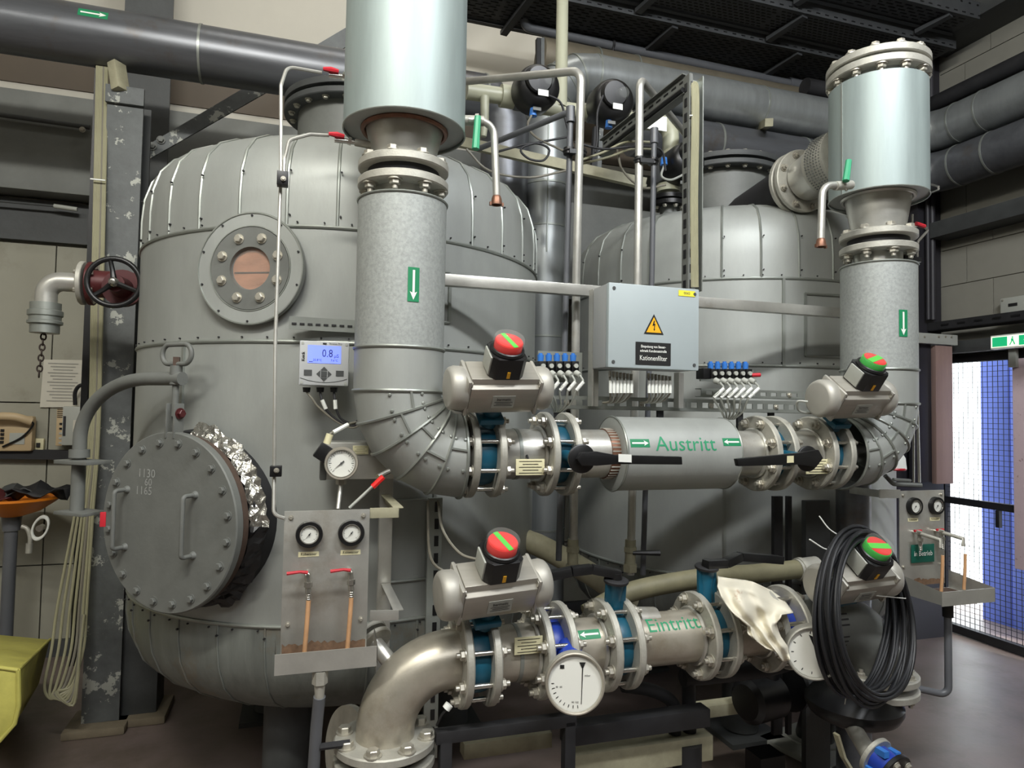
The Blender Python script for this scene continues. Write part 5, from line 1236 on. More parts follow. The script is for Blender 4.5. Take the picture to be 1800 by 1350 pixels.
for k in range(3):
    c = P(gx[k], 681, YM+.03); MB().cyl(c, c-V((0, 0, .016)), .013, .011, 12).build('cable_gland', black, an)
    MB().tube(smoothpath([c-V((0, 0, .014))]+[P(x, y, YM+.02) for x, y in ends[k]]), .0042 if k else .0036, 8).build('cable', dark if k else cableg, an)
    if k: MB().tube([P(ends[k][0][0], ends[k][0][1]-2, YM+.018), P(ends[k][1][0]-2, ends[k][1][1]-3, YM+.018)], .0065, 8).build('cable_marker', white, an)
MB().box((cx, (YM+.09+2.46)/2, cz), (.04, 2.46-YM-.08, .05)).build('mount', dark, an)
g2 = thing('pressure_gauge', 'round white pressure gauge with black plug left of the riser elbow', 'gauge', P(600, 840, 2.15))
c = P(601, 814, 2.12)
gauge(g2, c, (-.12, -1, .05), .050, steelb, radians(220), 'gauge_case', depth=.05)
MB().cyl(c+V((0, .015, -.045)), c+V((0, .015, -.066)), .016, seg=6).build('connector_nut', steelc, g2)
MB().tube([c+V((0, .015, -.06)), P(594, 895, 2.10)], .0065, 10).build('impulse_tube', steel, g2)
MB().box(P(569, 796, 2.14), (.045, .04, .05), Matrix.Rotation(.6, 3, 'Y')).build('plug_box', black, g2, bevel=.003)
MB().cyl(P(574, 780, 2.14), P(580, 763, 2.14), .011, seg=12).build('plug_gland', cream, g2)
MB().tube(smoothpath([P(580, 763, 2.14), P(598, 752, 2.15), P(618, 744, 2.2), P(636, 742, 2.26)]), .0042, 8).build('cable', cableg, g2); MB().tube([P(586, 760, 2.135), P(612, 746, 2.15)], .0065, 8).build('cable_marker', white, g2)
bp = thing('mounting_bracket', 'stainless box bracket behind the pressure gauge with a data plate', 'bracket', P(650, 835, 2.25))
MB().box((P(635, 808, 2.3).x, 2.32, P(635, 808, 2.3).z), (.24, .14, .12)).build('bracket_box', steel, bp, bevel=.003)
dataplate(bp, 634, 791, 2.247, .05, .028, lines=4); MB().box(P(568, 818, 2.2), (.02, .05, .09)).build('rear_plate', paintg, bp, bevel=.004)
rt = thing('red_tap', 'small red lever tap with thin white tube below the riser elbow', 'tap', P(672, 845, 2.0))
MB().tube([P(614, 893, 2.02), P(655, 855, 2.02), P(672, 840, 2.02)], .0045, 8).build('tube', lightg, rt); MB().tube([P(655, 856, 2.0), P(674, 838, 2.0)], .0085, 8).build('lever', red, rt)
MB().cyl(P(664, 838, 2.02), P(684, 828, 2.04), .008, seg=10).build('fitting', chrome, rt)

# impulse tubes with red taps on the left
def taps(t, px, py, Y, fl=1):
    MB().tube([P(px-14*fl, py-3, Y-.01), P(px, py-1, Y-.012), P(px+13*fl, py+2, Y-.01)], [.006, .010, .007], 8).build('red_lever', redp, t)
    MB().cyl(P(px-4*fl, py+8, Y), P(px+32*fl, py+12, Y), .008, seg=10).cyl(P(px+20*fl, py+9, Y), P(px+26*fl, py+11, Y), .013, seg=6).build('tap_body', chrome, t)
it = thing('impulse_tube', 'thin steel tube with red tap bending down from the upper part of the near drum', 'tube', P(490, 500, 2.15))
MB().tube(fillet([P(566, 128, 2.16), P(505, 117, 2.15), P(494, 150, 2.12), P(494, 300, 2.1), P(484, 600, 2.06), P(482, 828, 2.03), P(481, 905, 2.0), P(500, 911, 2.0)], .03, 5), .0055, 8).build('tube', steel, it); taps(it, 582, 124, 2.16)
for y, x in ((315, 497), (828, 485)):
    MB().box(P(x, y, 2.07 if y < 500 else 2.02), (.032, .03, .042 if y < 500 else .03)).build('clamp_block', black, it, bevel=.002); bolt(it, P(x+1, y-1, 2.05 if y < 500 else 2.0), (0, -1, 0), .005)
it2 = thing('impulse_tube', 'thin steel tube with red tap leading from the near drum cone to the clamp', 'tube', P(500, 250, 2.15))
MB().tube(fillet([P(578, 238, 2.16), P(545, 236, 2.15), P(508, 246, 2.13), P(500, 280, 2.10), P(499, 312, 2.09)], .03, 5), .0055, 8).build('tube', steel, it2); taps(it2, 592, 238, 2.16)
MB().cyl(P(624, 250, 2.16), P(655, 256, 2.16), .012, seg=12).build('nipple', steelc, it2)
it3 = thing('impulse_tube', 'thin steel tube with red tap beside the right riser', 'tube', P(1610, 700, 2.15))
MB().tube(fillet([P(1625, 399, 2.16), P(1632, 404, 2.16), P(1613, 425, 2.16), P(1612, 455, 2.16), P(1612, 700, 2.14), P(1616, 848, 2.14)], .02, 5), .0055, 8).tube([P(1604, 377, 2.16), P(1603, 410, 2.16)], .005, 8).tube([P(1606, 465, 2.17), P(1606, 848, 2.17)], .004, 8).build('tube', chrome, it3)
MB().tube([P(1610, 393, 2.15), P(1625, 398, 2.15)], .009, 8).build('red_lever', redp, it3); MB().box(P(1600, 456, 2.12), (.09, .03, .02)).build('clamp_block', black, it3, bevel=.002); MB().cyl(P(1590, 394, 2.16), P(1612, 396, 2.16), .008, seg=8).build('tap_body', chrome, it3)
# drain bends with copper couplings on the drums
for lab, pts, Y, lev, sc_ in (('drain bend with green lever tap and copper coupling beside the near drum', [(822, 211), (868, 216), (873, 345)], 2.14, [(840, 205), (836, 262)], 1.0),
                         ('drain bend with green lever tap and copper coupling on the right drum', [(1484, 325), (1446, 326), (1443, 420)], 2.0, [(1492, 282), (1487, 318)], 1.05)):
    t = thing('drain_bend', lab, 'pipe', P(pts[2][0], pts[2][1], Y), 'drain bends')
    MB().tube(fillet([P(x, y, Y) for x, y in pts], .045, 7), .0125*sc_, 14).build('bend', steel, t)
    e = P(pts[2][0], pts[2][1], Y)
    cpn = MB().lathe([(.010, -.004), (.014, 0), (.0165, .008), (.019, .024), (.019, .03), (.015, .03), (.012, .01)], e, (0, 0, -1), 20).build('copper_coupling', copper, t)
    for s_ in (-1, 1): MB().box(e+V((s_*.021, 0, -.027)), (.006, .01, .012)).build('claw', copper, cpn)
    MB().tube([P(lev[0][0], lev[0][1], Y-.02), P(lev[1][0], lev[1][1], Y-.025)], [.011, .013], 8).build('green_lever', leverg, t)
    s0 = P(pts[0][0]-14 if Y > 2.1 else pts[0][0]+12, pts[0][1], Y+.01); MB().cyl(s0, P(pts[0][0]+(28 if Y > 2.1 else -16), pts[0][1]+2, Y), .017, seg=14).build('tap_body', steelc, t)
    MB().cyl(P(pts[0][0]+14*(1 if Y > 2.1 else .2), pts[0][1]+1, Y+.005), P(pts[0][0]+20*(1 if Y > 2.1 else .3), pts[0][1]+1, Y), .022, seg=6).build('union_nut', steelc, t)

# ================================================================== PIPES BETWEEN THE DRUMS
o = MB().tube(fillet([P(812, 144, 3.0), P(1022, 124, 2.42), P(1013, 480, 2.46), P(1008, 985, 2.5)], .06, 8), .0165, 14).build('steel_tube', steel); tag(o, 'polished tube running right behind the near drum then down left of the cabinet', 'pipe')
o = MB().tube(fillet([P(1215, 248, 3.1), P(1125, 138, 2.46), P(1121, 480, 2.46), P(1108, 1010, 2.5)], .05, 8), .0165, 14).build('steel_tube', steel); tag(o, 'polished tube rising behind the cabinet with a diagonal upper end', 'pipe')
o = MB().tube(fillet([P(840, 262, 3.0), P(1003, 196, 2.46), P(996, 480, 2.5), P(982, 985, 2.52)], .03, 5), .0125, 12).build('plastic_tube', pvcg); tag(o, 'grey plastic tube running down just left of the polished tube', 'pipe'); MB().cyl(P(1003, 188, 2.46), P(1003, 215, 2.46), .018, seg=14).build('elbow_socket', pvcg, o)
o = MB().tube([P(1150, 228, 2.52), P(1146, 480, 2.52), P(1130, 1010, 2.55)], .0115, 12).build('plastic_tube', pvcg); tag(o, 'grey plastic tube running down right of the second polished tube', 'pipe'); MB().cyl(P(1150, 226, 2.52), P(1150, 252, 2.52), .0175, seg=14).build('elbow_socket', pvcg, o)
for (xa_, xb_, y, lab) in ((1000, 1021, 266, 'black pipe clamps joining the left pair of tubes'), (1124, 1148, 282, 'black pipe clamps joining the right pair of tubes')):
    t = thing('pipe_clamp', lab, 'clamp', P(xa_, y, 2.44))
    for x in (xa_, xb_): c = P(x, y+(2 if x == xb_ else 0), 2.46 if x != 1148 else 2.52); MB().cyl(c-V((0, 0, .013)), c+V((0, 0, .013)), .022, seg=16).torus(c, (0, 0, 1), .022, .004, 16, 6).build('clamp_ring', black, t)
    MB().bar(P(xa_, y, 2.44), P(xb_, y+2, 2.44), .02, .018).build('clamp_bridge', black, t)
for x, y, Yx, lab in ((1007, 985, 2.5, 'fitting'), (1108, 985, 2.5, 'fitting')):
    pass
for x, lab in ((1007, 'brass coloured screw fitting at the foot of the left polished tube'), (1108, 'screw fitting with black lever at the foot of the right polished tube')):
    c = P(x, 970, 2.5); o = MB().cyl(c+V((0, 0, .05)), c-V((0, 0, .05)), .022, seg=14).cyl(c+V((0, 0, .02)), c-V((0, 0, .0)), .028, seg=6).cyl(c-V((0, 0, .05)), c-V((0, 0, .08)), .03, seg=6).build('screw_fitting', oldp); tag(o, lab, 'fitting')
    if x == 1108: MB().tube([c+V((0, -.02, 0)), P(1160, 972, 2.45)], [.008, .013], 8).build('black_lever', black, o)
# ivory plastic pipework and black diaphragm heads
YP = 3.1
pv_ = thing('plastic_pipework', 'ivory plastic pipework linking the black valve heads above the tanks', 'pipe', P(987, 190, YP))
MB().tube([P(990, -80, YP+.15), P(986, 190, YP)], .031, 20).build('riser_pipe', pvc, pv_)
MB().tube([P(820, 160, YP), P(905, 172, YP)], .040, 20).cyl(P(880, 168, YP), P(906, 172, YP), .055, seg=20).build('left_pipe', pvc, pv_)
MB().tube([P(906, 180, YP+.02), P(1130, 214, YP+.02)], .040, 20).build('cross_pipe', pvc, pv_)
MB().tube(fillet([P(1120, 212, YP), P(1180, 218, YP), P(1178, 275, YP)], .07, 8), .043, 20).build('elbow', pvc, pv_)
MB().tube([P(852, 170, YP-.03), P(852, 215, YP-.03), P(850, 240, YP-.03)], [.022, .02, .014], 14).build('small_drop', pvc, pv_)
MB().tube([P(1175, 290, YP), P(1175, 372, YP)], .035, 18).build('drop_pipe', pvc, pv_)
MB().cyl(P(1175, 325, YP), P(1175, 338, YP), .06, seg=24).build('union', pvc, pv_)
for y0, y1, r_ in ((346, 353, .085), (357, 364, .09)): MB().cyl(P(1175, y0, YP), P(1175, y1, YP), r_, seg=32).build('flange', black, pv_)
for p in ringpts(P(1175, 366, YP), (0, 0, -1), .07, 8): bolt(pv_, p, (0, 0, -1), .009)
MB().cyl(P(1175, 364, YP), P(1175, 382, YP), .045, seg=20).build('nozzle', paintg, pv_)
def vhead(label, px, py, Y, r, d, blue_px):
    t = thing('diaphragm_valve', label, 'valve', P(px, py, Y), 'black diaphragm valve heads')
    c = P(px, py, Y); d = V(d).normalized()
    MB().lathe([(0, .06), (r*.9, .06), (r, .045), (r, -.0), (r*.97, -.035), (r*.80, -.06), (r*.72, -.066), (r*.72, -.085), (r*.66, -.10), (0, -.105)], c, -d, 44).build('valve_head', black, t) if False else None
    MB().lathe([(0, -.08), (r*.90, -.08), (r, -.06), (r, .03), (r*.96, .05), (r*.86, .066), (r*.6, .078), (0, .08)], c, d, 44).build('valve_head', black, t)
    x, y, z = basis(d)
    q = c+d*.05-x*r*.15+y*r*.15
    MB().lathe([(r*.62, 0), (r*.60, .045), (r*.54, .052), (0, .054)], q, d, 36).build('raised_cover', black, t)
    q2 = c+d*.08+x*r*.45+y*r*.50; q2 = P(px+22, py-18, Y-.12); MB().lathe([(r*.30, -.03), (r*.30, .0), (r*.24, .018), (0, .024)], q2, d, 24).build('clear_indicator', clearp, t)
    MB().box(P(px+13, py+5, Y-.125), (.05, .003, .028), Matrix((x, d, y)).transposed() if False else Matrix.Identity(3)).build('white_label', white, t)
    MB().box(P(px+2, py+33, Y-.06), (.04, .004, .016)).build('grey_label', paintg, t)
    b = P(*blue_px, Y-.03); MB().cyl(b+V((0, 0, .025)), b-V((0, 0, .012)), .015, .019, 10).build('blue_fitting', bluek, t)
    MB().box(c-d*.09, (.15, .10, .13)).build('valve_base', pvcg, t, bevel=.01)
    return t
vhead('left black diaphragm valve head above the grey diagonal tube', 942, 158, 2.98, .106, (.0, -1, -.12), (937, 200))
vhead('middle black diaphragm valve head right of the polished tube', 1073, 182, 2.98, .106, (-.05, -1, -.12), (1070, 221))
vhead('right black diaphragm valve head partly hidden by the slotted channel', 1200, 288, 3.0, .098, (.1, -1, .1), (1167, 286))
# cables around the valve heads
cl_ = [([(958, 165), (985, 180), (995, 215), (1008, 262)], 'thin black cable hanging from the left valve head', dark, 2.9),
       ([(934, 203), (928, 222), (945, 243), (990, 265)], 'thin grey cable dropping from the blue fitting of the left head', cableg, 2.9),
       ([(1060, 168), (1050, 200), (1050, 245), (1046, 268)], 'thin black cable hanging from the middle valve head', dark, 2.85),
       ([(820, 262), (860, 300), (930, 312), (995, 300)], 'grey cable sagging under the cream angle', cableg, 2.95),
       ([(870, 268), (935, 252), (965, 262), (955, 282), (928, 278), (920, 258), (1000, 240)], 'black cable loop behind the drain bend', dark, 2.9),
       ([(1010, 250), (1060, 262), (1110, 258), (1160, 262), (1170, 300)], 'black cable running right from the tubes', dark, 2.7),
       ([(1085, 262), (1095, 300), (1130, 330), (1170, 325)], 'grey cable loop left of the right valve head', cableg, 2.8),
       ([(1167, 292), (1163, 310), (1180, 316), (1205, 305)], 'thin wire below the blue fitting of the right head', lightg, 2.8),
       ([(1020, 282), (1060, 268), (1100, 250), (1150, 250)], 'ivory cable crossing behind the second polished tube', cable, 2.75),
       ([(1015, 290), (1070, 276), (1110, 262), (1148, 262)], 'lower ivory cable crossing behind the second polished tube', cable, 2.78)]
for pts, lab, m_, Y in cl_:
    o = MB().tube(smoothpath([P(x, y, Y) for x, y in pts]), .0055, 7).build('cable', m_); tag(o, lab, 'cable')
# slotted cable channel, vertical and diagonal
sc1 = thing('slotted_channel', 'vertical slotted channel with ivory cables above the cabinet', 'cable channel', P(1218, 500, 2.3))
YC = 2.34
xl, xm_, xr_ = P(1207, 300, YC).x, P(1219, 300, YC).x, P(1231, 300, YC).x; zt1_ = P(1218, 134, YC).z; zb1_ = P(1218, 512, YC).z
MB().box(((xl+xr_)/2, YC+.03, (zt1_+zb1_)/2), (xr_-xl, .004, zt1_-zb1_)).build('channel_back', bead, sc1)
for x in (xl, xr_): MB().box((x, YC+.005, (zt1_+zb1_)/2), (.004, .045, zt1_-zb1_)).build('channel_side', paintg if x == xl else bead, sc1)
for k in range(14):
    z = zt1_-.05-k*.062
    MB().box((xl-.0035, YC+.005, z), (.003, .018, .034)).build('slot', black, sc1)
MB().box((xl+.007, YC-.018, (zt1_+zb1_)/2), (.014, .003, zt1_-zb1_)).build('lip', paintg, sc1)
for k in range(14): MB().box((xl+.007, YC-.020, zt1_-.05-k*.062), (.005, .002, .034)).build('slot', black, sc1)
for k in range(5): 
    px = 1216.5+k*2.3
    MB().tube(smoothpath([P(1208+k*2, 146, YC+.01), P(px, 152, YC-.02), P(px+1, 220, YC-.028), P(px-1, 350, YC-.024), P(px, 505, YC-.02)]), .0058, 6).build('cable', cable, sc1)
MB().bar(P(1212, 203, YC-.03), P(1224, 203, YC-.03), .004, .004).build('cable_tie', white, sc1)
sc2 = thing('slotted_channel', 'diagonal slotted channel rising to the top of the vertical channel', 'cable channel', P(1060, 262, 3.0))
a = P(1060, 262, 2.95); b_ = P(1207, 148, 2.36)
MB().bar(a, b_, .085, .004, V((1, 0, 0))).build('channel_web', paintg, sc2)
x, y, d = basis(b_-a, V((1, 0, 0)))
MB().bar(a+x*.042, b_+x*.042, .004, .04, V((1, 0, 0))).build('channel_side', paintg, sc2); MB().bar(a-x*.042, b_-x*.042, .004, .04, V((1, 0, 0))).build('channel_side', paintg, sc2)
for k in range(12):
    for s_ in (-.02, .02):
        c = a+(b_-a)*((k+.5)/12)+x*s_; MB().bar(c-d*.014, c+d*.014, .008, .008, V((1, 0, 0))).build('slot', black, sc2)
MB().tube([a+x*.03-y*.02, b_+x*.03-y*.02], .012, 8).build('black_cable', black, sc2)
o = MB().box(P(1155, 216, 2.98), (.11, .004, .075)).build('white_tag', white); tag(o, 'white tag plate fixed by the ivory elbow', 'tag')

# ================================================================== LOWER DETAILS
# big dial on the blue check valve
bd_ = thing('differential_gauge', 'large round white dial gauge hanging below the lower left blue valve', 'gauge', P(1010, 1200, 1.75))
c = P(1010, 1199, 1.76); n = V((-.28, -1, .12)).normalized()
MB().lathe([(0, -.05), (.05, -.05), (.06, -.02), (.083, -.015), (.083, .012), (.078, .018), (.074, .012)], c, n, 56).build('gauge_case', steelc, bd_)
MB().torus(c+n*.016, n, .079, .0045, 56, 8).build('bezel', steelb, bd_); MB().lathe([(0, 0), (.075, 0)], c+n*.009, n, 48).build('dial', dial, bd_)
x = V((0, 0, 1)).cross(n).normalized(); y = n.cross(x); mp = plate_map(c+n*.0095, x, y)
g = lambda u, v, k=.001: mp(u, v, k)
b = MB(); b.add([g(.012, .055), g(.030, .055), g(.0235, .04), g(.019, .04)], [(0, 1, 2, 3)]); b.add([g(.020, .045), g(.023, .045), g(.018, -.055), g(.0165, -.055)], [(0, 1, 2, 3)]); b.build('needle', blackp, bd_, smooth=False)
b = MB()
for k in range(9): a_ = radians(180+12*k); b.add([g(cos(a_)*.058, sin(a_)*.058), g(cos(a_)*.066, sin(a_)*.066), g(cos(a_+.03)*.066, sin(a_+.03)*.066), g(cos(a_+.03)*.058, sin(a_+.03)*.058)], [(0, 1, 2, 3)])
b.add([g(-.042, .048), g(-.03, .048), g(-.03, .038), g(-.042, .038)], [(0, 1, 2, 3)]); b.build('dial_marks', blackp, bd_, smooth=False, kind='stuff')
text(bd_, mp, 'mbar', .008, blackp, .035, .02); text(bd_, mp, '40  60', .007, blackp, -.045, -.01); text(bd_, mp, '80 100', .007, blackp, .0, -.05)
MB().cyl(c-n*.04, P(1000, 1140, 1.92), .03, .04, 20).build('blue_neck', blue, bd_)
bd2 = thing('differential_gauge', 'white dial gauge in a steel case partly hidden by the cable coil', 'gauge', P(1430, 1150, 1.85))
c = P(1428, 1146, 1.79); n = V((-.55, -1, .1)).normalized()
MB().lathe([(0, -.05), (.06, -.05), (.083, -.03), (.083, .012), (.078, .018), (.074, .012)], c, n, 56).build('gauge_case', steelc, bd2)
MB().torus(c+n*.016, n, .079, .0045, 56, 8).build('bezel', steelc, bd2); MB().lathe([(0, 0), (.075, 0)], c+n*.009, n, 48).build('dial', dial, bd2)
x = V((0, 0, 1)).cross(n).normalized(); y = n.cross(x); mp = plate_map(c+n*.0095, x, y)
b = MB(); b.add([mp(-.012, .055, .001), mp(.0, .05, .001), mp(.03, -.04, .001), mp(.028, -.042, .001)], [(0, 1, 2, 3)]); b.build('needle', blackp, bd2, smooth=False)
b = MB()
for k in range(11):
    a_ = radians(40+28*k); b.add([mp(cos(a_)*.058, sin(a_)*.058, .001), mp(cos(a_)*.066, sin(a_)*.066, .001), mp(cos(a_+.04)*.066, sin(a_+.04)*.066, .001), mp(cos(a_+.04)*.058, sin(a_+.04)*.058, .001)], [(0, 1, 2, 3)])
b.build('dial_marks', blackp, bd2, smooth=False, kind='stuff')
MB().cyl(c-n*.05, c-n*.12, .045, seg=24).build('steel_neck', steelc, bd2); MB().cyl(c-n*.12, c-n*.18, .035, seg=20).build('blue_neck', blue, bd2)
# cable coil hung over the lower right actuator
cc_ = thing('cable_coil', 'coil of black cable hung over the lower right actuator', 'cable coil', P(1520, 1210, 1.9))
cN_ = P(1522, 1074, 1.80); nn_ = V((sin(radians(20)), -cos(radians(20)), .12)).normalized(); rng = random.Random(9)
ux = V((0, 0, 1)).cross(nn_).normalized(); uy = nn_.cross(ux)
for k in range(18):
    R_ = .236+.026*(k % 5)/4+.004*rng.random(); off = -.035+.07*(k//5)/3; dx = .008*(rng.random()-.5); dz_ = -.012*rng.random()-(k % 4)*.002
    q = []
    for j in range(56):
        a_ = 2*pi*j/56; wob = .006*sin(3*a_+k)
        q.append(cN_+ux*((R_+wob)*cos(a_)*1.02+dx)+uy*((R_+wob)*sin(a_)*1.04+dz_)+nn_*(off*(1-.45*sin(a_))+.004*sin(2*a_+k*2)))
    MB().tube(q, .0062, 8, closed=True).build('cable_turn', blackr, cc_)
for pts in ([(1412, 952+29), (1440, 965+15), (1452, 1000-15+5), (1470, 985)], ):
    MB().tube(smoothpath([P(x, y, 1.8) for x, y in ((1423, 948), (1448, 964), (1462, 966), (1472, 975))]), .0022, 6).build('cable_tie', white, cc_)
MB().tube(smoothpath([P(1440, 907, 1.85), P(1458, 930, 1.84), P(1482, 945, 1.83)]), .002, 6).build('cable_tie', white, cc_)
MB().tube([P(1490, 1205, 1.8), P(1485, 1238, 1.8)], .0016, 6).build('cable_tie', white, cc_); MB().tube([P(1540, 1047, 1.82), P(1592, 1052, 1.82)], .0016, 6).build('cable_tie', white, cc_)
# stained cloth draped over the pipe and lever valve
def drape():
    cen = [P(1262, 1020, 1.86), P(1310, 1028, 1.85), P(1352, 1045, 1.84), P(1392, 1060, 1.85)]
    rows = [[(1262, 1012), (1290, 1016), (1322, 1024), (1356, 1036), (1380, 1054)], [(1260, 1030), (1292, 1036), (1322, 1044), (1356, 1058), (1396, 1078)],
            [(1272, 1054), (1296, 1062), (1326, 1070), (1352, 1078), (1372, 1080)], [(1284, 1074), (1306, 1088), (1330, 1094), (1352, 1100), (1366, 1098)],
            [(1312, 1096), (1324, 1108), (1342, 1114), (1362, 1120), (1374, 1120)], [(1316, 1112), (1332, 1126), (1352, 1134), (1370, 1140), (1384, 1138)], [(1322, 1118), (1342, 1136), (1362, 1148), (1376, 1162), (1389, 1160)]]
    Ys = [1.93, 1.84, 1.82, 1.81, 1.80, 1.79, 1.785]
    U, W2 = 40, 44; vs = []; rng = random.Random(5)
    def ip(r, u):
        k = min(int(u), 3); f = u-k; return (r[k][0]*(1-f)+r[k+1][0]*f, r[k][1]*(1-f)+r[k+1][1]*f)
    for i in range(W2+1):
        w = 6*i/W2; k = min(int(w), 5); f = w-k; f2 = f*f*(3-2*f)
        for j in range(U+1):
            u = 4*j/U; a = ip(rows[k], u); b = ip(rows[k+1], u); x = a[0]*(1-f)+b[0]*f; y = a[1]*(1-f)+b[1]*f; Y = Ys[k]*(1-f2)+Ys[k+1]*f2
            Y += .014*sin(u*2.2+w*1.1)+.011*sin(u*4.6-w*1.3+1)+.007*sin(w*3.1+u*2.4)
            if w < 1.6: Y += .03*abs(u-2)/2*(1.6-w)
            vs.append(P(x+1.5*sin(w*2+u), y+1.5*sin(u*2.5), Y))
    fs = [(i*(U+1)+j, i*(U+1)+j+1, (i+1)*(U+1)+j+1, (i+1)*(U+1)+j) for i in range(W2) for j in range(U)]
    o = MB().add(vs, fs).build('draped_cloth', cloth, ang=180); md = o.modifiers.new('s', 'SOLIDIFY'); md.thickness = .003
    tag(o, 'stained cream cotton cloth draped over the lower pipe and lever valve', 'cloth')
drape()
# olive hose rising across to the right behind the lower manifold
o = MB().tube(smoothpath([P(1030, 1080, 2.3), P(1110, 1040, 2.3), P(1235, 1016, 2.28), P(1330, 1008, 2.28), P(1405, 1000, 2.28)]), .037, 20).build('hose_pipe', clothr); tag(o, 'olive grey hose pipe behind the lower manifold', 'pipe')
MB().cyl(P(1400, 1001, 2.28), P(1435, 996, 2.28), .042, seg=20).cyl(P(1404, 1001, 2.28), P(1410, 1000, 2.28), .047, seg=20).build('pipe_union', steelc, o)
o = MB().tube(smoothpath([P(925, 950, 2.9), P(960, 965, 2.85), P(1040, 1010, 2.8), P(1110, 1060, 2.8)]), .05, 20).build('waste_pipe', oldp); tag(o, 'dull pipe slanting down between the tanks', 'pipe')
# vertical channels and ladders
def post(name, lab, px, y0, y1, Y, wd, m_, cat='channel', dp_=.02, slots=False):
    a, b = P(px, y0, Y), P(px, y1, Y); b.x = a.x; z1 = max(b.z, .0); t = thing(name, lab, cat, (a.x, Y, z1))
    MB().box((a.x, Y, (a.z+z1)/2), (wd, dp_, a.z-z1)).build('channel_body', m_, t, bevel=.001)
    if slots:
        n_ = int((a.z-z1)/.06)
        for k in range(n_): MB().box((a.x+wd*.1, Y-dp_/2-.001, a.z-.03-k*.06), (wd*.3, .003, .036)).build('slot', black, t)
    return t
post('slotted_post', 'slotted upright channel with cables left of the lower left actuator', 765, 875, 1330, 2.36, .05, bead, slots=True)
post('dark_post', 'dark upright post in front of the far tank, below the right lever valve', 1366, 872, 1290, 2.45, .045, dark)
post('dark_post', 'second dark upright post right of the first', 1386, 872, 1290, 2.46, .02, dark)
o = MB().box((P(1434, 980, 2.44).x, 2.44, .62), (.13, .03, 1.22)).build('grey_cover', paintd, bevel=.004); tag(o, 'dark grey cover panel behind the coil, right of the dark posts', 'panel')
o = MB().cyl((P(1500, 980, 2.44).x, 2.44, 0), (P(1500, 980, 2.44).x, 2.44, 1.30), .072, seg=32).build('standing_pipe', zinch); tag(o, 'grey standing duct behind the coil left of the far gauge panel', 'duct')
o = MB().box((P(1550, 940, 3.3).x, 3.3, .85), (.12, .1, 1.7)).build('dark_post', purp, bevel=.004); tag(o, 'dark post between the standing duct and the far gauge panel', 'post')
for k, (pts, lab) in enumerate((([(752, 880), (757, 980), (790, 1010), (798, 1030)], 'thin cable behind the near actuator'), ([(770, 880), (778, 930), (808, 972), (845, 985)], 'beige cable looping to the lower left actuator'))):
    o = MB().tube(smoothpath([P(x, y, 2.2-.15*k*(i/3)) for i, (x, y) in enumerate(pts)]), .0045, 7).build('cable', cableg); tag(o, lab, 'cable')
o = MB().tube(smoothpath([P(790, 712, 1.98), P(800, 724, 1.97), P(822, 726, 2.0), P(835, 735, 2.05)]), .0045, 7).build('cable', lightg); tag(o, 'short grey cable under the upper left actuator', 'cable')
o = MB().tube(smoothpath([P(1420, 706, 2.0), P(1402, 706, 2.02), P(1405, 722, 2.04), P(1428, 726, 2.05), P(1442, 716, 2.05)]), .0042, 7).build('cable', lightg); tag(o, 'looped grey cable left of the upper right actuator', 'cable')
# support frame beams under the manifold
for pts, Y, m_, lab in (([(1000, 1345), (1245, 1285)], 2.1, oldp, 'cream painted beam under the middle of the lower manifold'),
                    ([(812, 1315), (965, 1300)], 2.2, oldp, 'short cream painted beam behind the left floor frame'),
                    ([(1215, 1250), (1335, 1230)], 2.5, oldp, 'short cream painted beam right of centre under the manifold'),
                    ([(1390, 1072), (1440, 1062)], 2.25, oldp, 'cream block between cloth and coil')):
    a, b = P(*pts[0], Y), P(*pts[1], Y); b.z = a.z; o = MB().bar(a, b, .06, .085 if Y < 2.15 else .05).build('frame_beam', m_, bevel=.003); tag(o, lab, 'beam')
a = P(765, 1295, 1.95); b = P(1010, 1275, 1.95); b.z = a.z
ff = thing('floor_frame', 'dark steel tube frame on the floor under the lower left actuator', 'frame', (a.x, 1.95, 0))
MB().bar(a, b, .035, .035).build('top_tube', dark, ff, bevel=.003)
for x in (a.x+.03, b.x-.02): MB().box((x, 1.95, a.z/2), (.035, .035, a.z)).build('leg', dark, ff, bevel=.003)
a = P(990, 1290, 2.05); b = P(1240, 1258, 2.05); b.z = a.z
o = MB().bar(a, b, .06, .06).build('frame_beam', dark, bevel=.003); tag(o, 'black beam lying above the cream painted beam', 'beam')
for px, Y, lab, pl_ in ((1208, 2.1, 'round dark foot on a white floor plate below the cream beam', 1),):
    c = P(px, 1310, Y); c.z = 0; t = thing('pipe_support_foot', lab, 'support', c, 'pipe feet')
    MB().cyl((c.x, Y, 0.02), (c.x, Y, P(px, 1283, Y).z-.04), .05, seg=28).build('foot_pipe', dark, t); MB().box((c.x+.06, Y, .012), (.36, .32, .024), Matrix.Rotation(.1, 3, 'Z')).build('floor_plate', lightg, t, bevel=.004)
for pts, r_, lab in (([(1095, 1205), (1150, 1215), (1185, 1240), (1186, 1290)], .022, 'dark pipe bend below the teal lever valve'), ([(1210, 1180), (1212, 1290)], .024, 'dark vertical pipe under the lower manifold'), ([(1200, 1192), (1330, 1178), (1400, 1160)], .03, 'dark pipe along the underside of the lower manifold')):
    o = MB().tube(smoothpath([P(x, y, 2.12) for x, y in pts]), r_, 14).build('dark_pipe', dark); tag(o, lab, 'pipe')
t = thing('black_pump', 'black pump body with fittings under the draped cloth', 'pump', P(1340, 1240, 2.4))
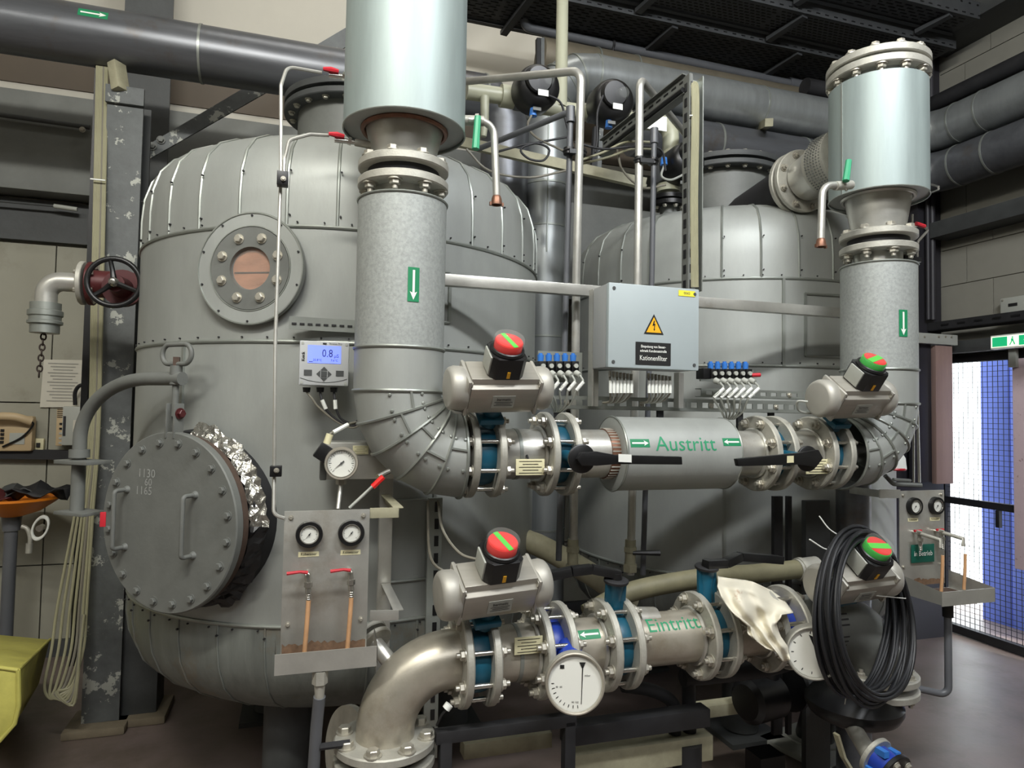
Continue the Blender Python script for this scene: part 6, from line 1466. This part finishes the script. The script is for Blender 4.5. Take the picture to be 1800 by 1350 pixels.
c = P(1345, 1225, 2.4); MB().lathe([(0, -.12), (.07, -.12), (.09, -.1), (.09, .05), (.06, .08), (0, .08)], c, (1, .2, 0), 28).build('motor', black, t); MB().cyl(c+V((.02, 0, 0)), c+V((.02, 0, .1)), .04, seg=16).build('terminal_box', black, t); MB().box(V((c.x, c.y, .1)), (.12, .1, .2)).build('foot', black, t)
MB().lathe([(0, 0), (.1, 0), (.1, .02), (.05, .05), (0, .05)], c+V((.13, .02, .02)), (1, .2, 0), 28).build('pump_flange', black, t)
# blue drain valve at the lower right edge
bvv = thing('drain_valve', 'blue bodied drain valve with black blind flange at the bottom right', 'valve', P(1535, 1335, 1.95))
s0 = P(1490, 1262, 1.96); s1 = P(1530, 1330, 1.78)
MB().tube([s0, s1], .028, 18).build('pipe', steelc, bvv); ax = (s1-s0).normalized()
ax = V((.15, -1, -.35)).normalized(); c = P(1535, 1325, 1.80)
for k, m_ in ((0, steelc), (.07, black)): f = MB().ring(c+ax*k, ax, .0 if k else .02, .065, .016, 36, .002).build('flange', m_, bvv); [bolt(f, p, ax, .009) for p in ringpts(c+ax*(k+.016), ax, .048, 4, .5)] if k else None
MB().cyl(c+ax*.01, c+ax*.07, .045, seg=24).build('valve_body', blue, bvv)
for p in ringpts(c+ax*.03, ax, .05, 4, .5): MB().box(p, (.02, .05, .02)).build('blue_lug', bluek, bvv)
hx = P(1478, 1315, 1.8); MB().bar(P(1470, 1290, 1.8), P(1482, 1330, 1.8), .022, .008).bar(P(1482, 1330, 1.8), P(1500, 1360, 1.8), .022, .008).build('lever', oldp, bvv)
# flange ring behind elbow foot and pipe at the lower left
t = thing('low_flange_pipe', 'steel flange on edge and thin rail left of the lower elbow foot', 'pipe', P(610, 1330, 2.2))
MB().lathe([(0, 0), (.135, 0), (.145, .01), (.145, .03), (0, .03)], P(625, 1325, 2.2), (-.9, -.4, .1), 40).build('edge_flange', steelc, t)
MB().tube([P(562, 1313, 1.95), P(615, 1306, 1.95)], .010, 8).build('rail', dark, t)
t = thing('sensor_plug', 'small white capped sensor plug below the lower left valve', 'sensor', P(785, 1242, 1.9))
MB().cyl(P(784, 1246, 1.9), P(790, 1238, 1.9), .012, seg=12).build('cap', white, t); MB().tube(smoothpath([P(786, 1246, 1.9), P(776, 1258, 1.92), P(768, 1275, 1.95)]), .004, 6).build('lead', dark, t)
t = thing('red_tag', 'red plastic tag hanging on the davit bracket', 'tag', P(181, 915, 2.6))
MB().box(P(181, 913, 2.6), (.018, .006, .05)).build('tag', redp, t, bevel=.002)
t = thing('work_cap', 'small white and red cap hung behind the right riser elbow', 'cap', P(1572, 815, 2.4))
MB().lathe([(0, .05), (.03, .045), (.045, .02), (.05, -.03)], P(1572, 812, 2.4), (0, 0, 1), 20).build('cap_shell', white, t); MB().torus(P(1570, 824, 2.4), (0, 0, 1), .048, .006, 24, 6).build('red_band', redp, t)
o = MB().tube(fillet([P(1556, 836, 2.45), P(1570, 851, 2.45), P(1620, 853, 2.4)], .02), .01, 8).tube([P(1570, 843, 2.5), P(1600, 845, 2.5)], .008, 8).build('steel_tube_bend', paintg); tag(o, 'grey tube bend above the far gauge panel', 'pipe')
# wire hook right of drum 2
o = MB().tube([P(1630, 322, 2.2), P(1650, 328, 2.1), P(1650, 333, 2.1), P(1632, 340, 2.2)], .004, 6).build('wire_hook', chrome); tag(o, 'small wire hook at the right edge of the capped drum', 'hook')
bpy.context.view_layer.update()
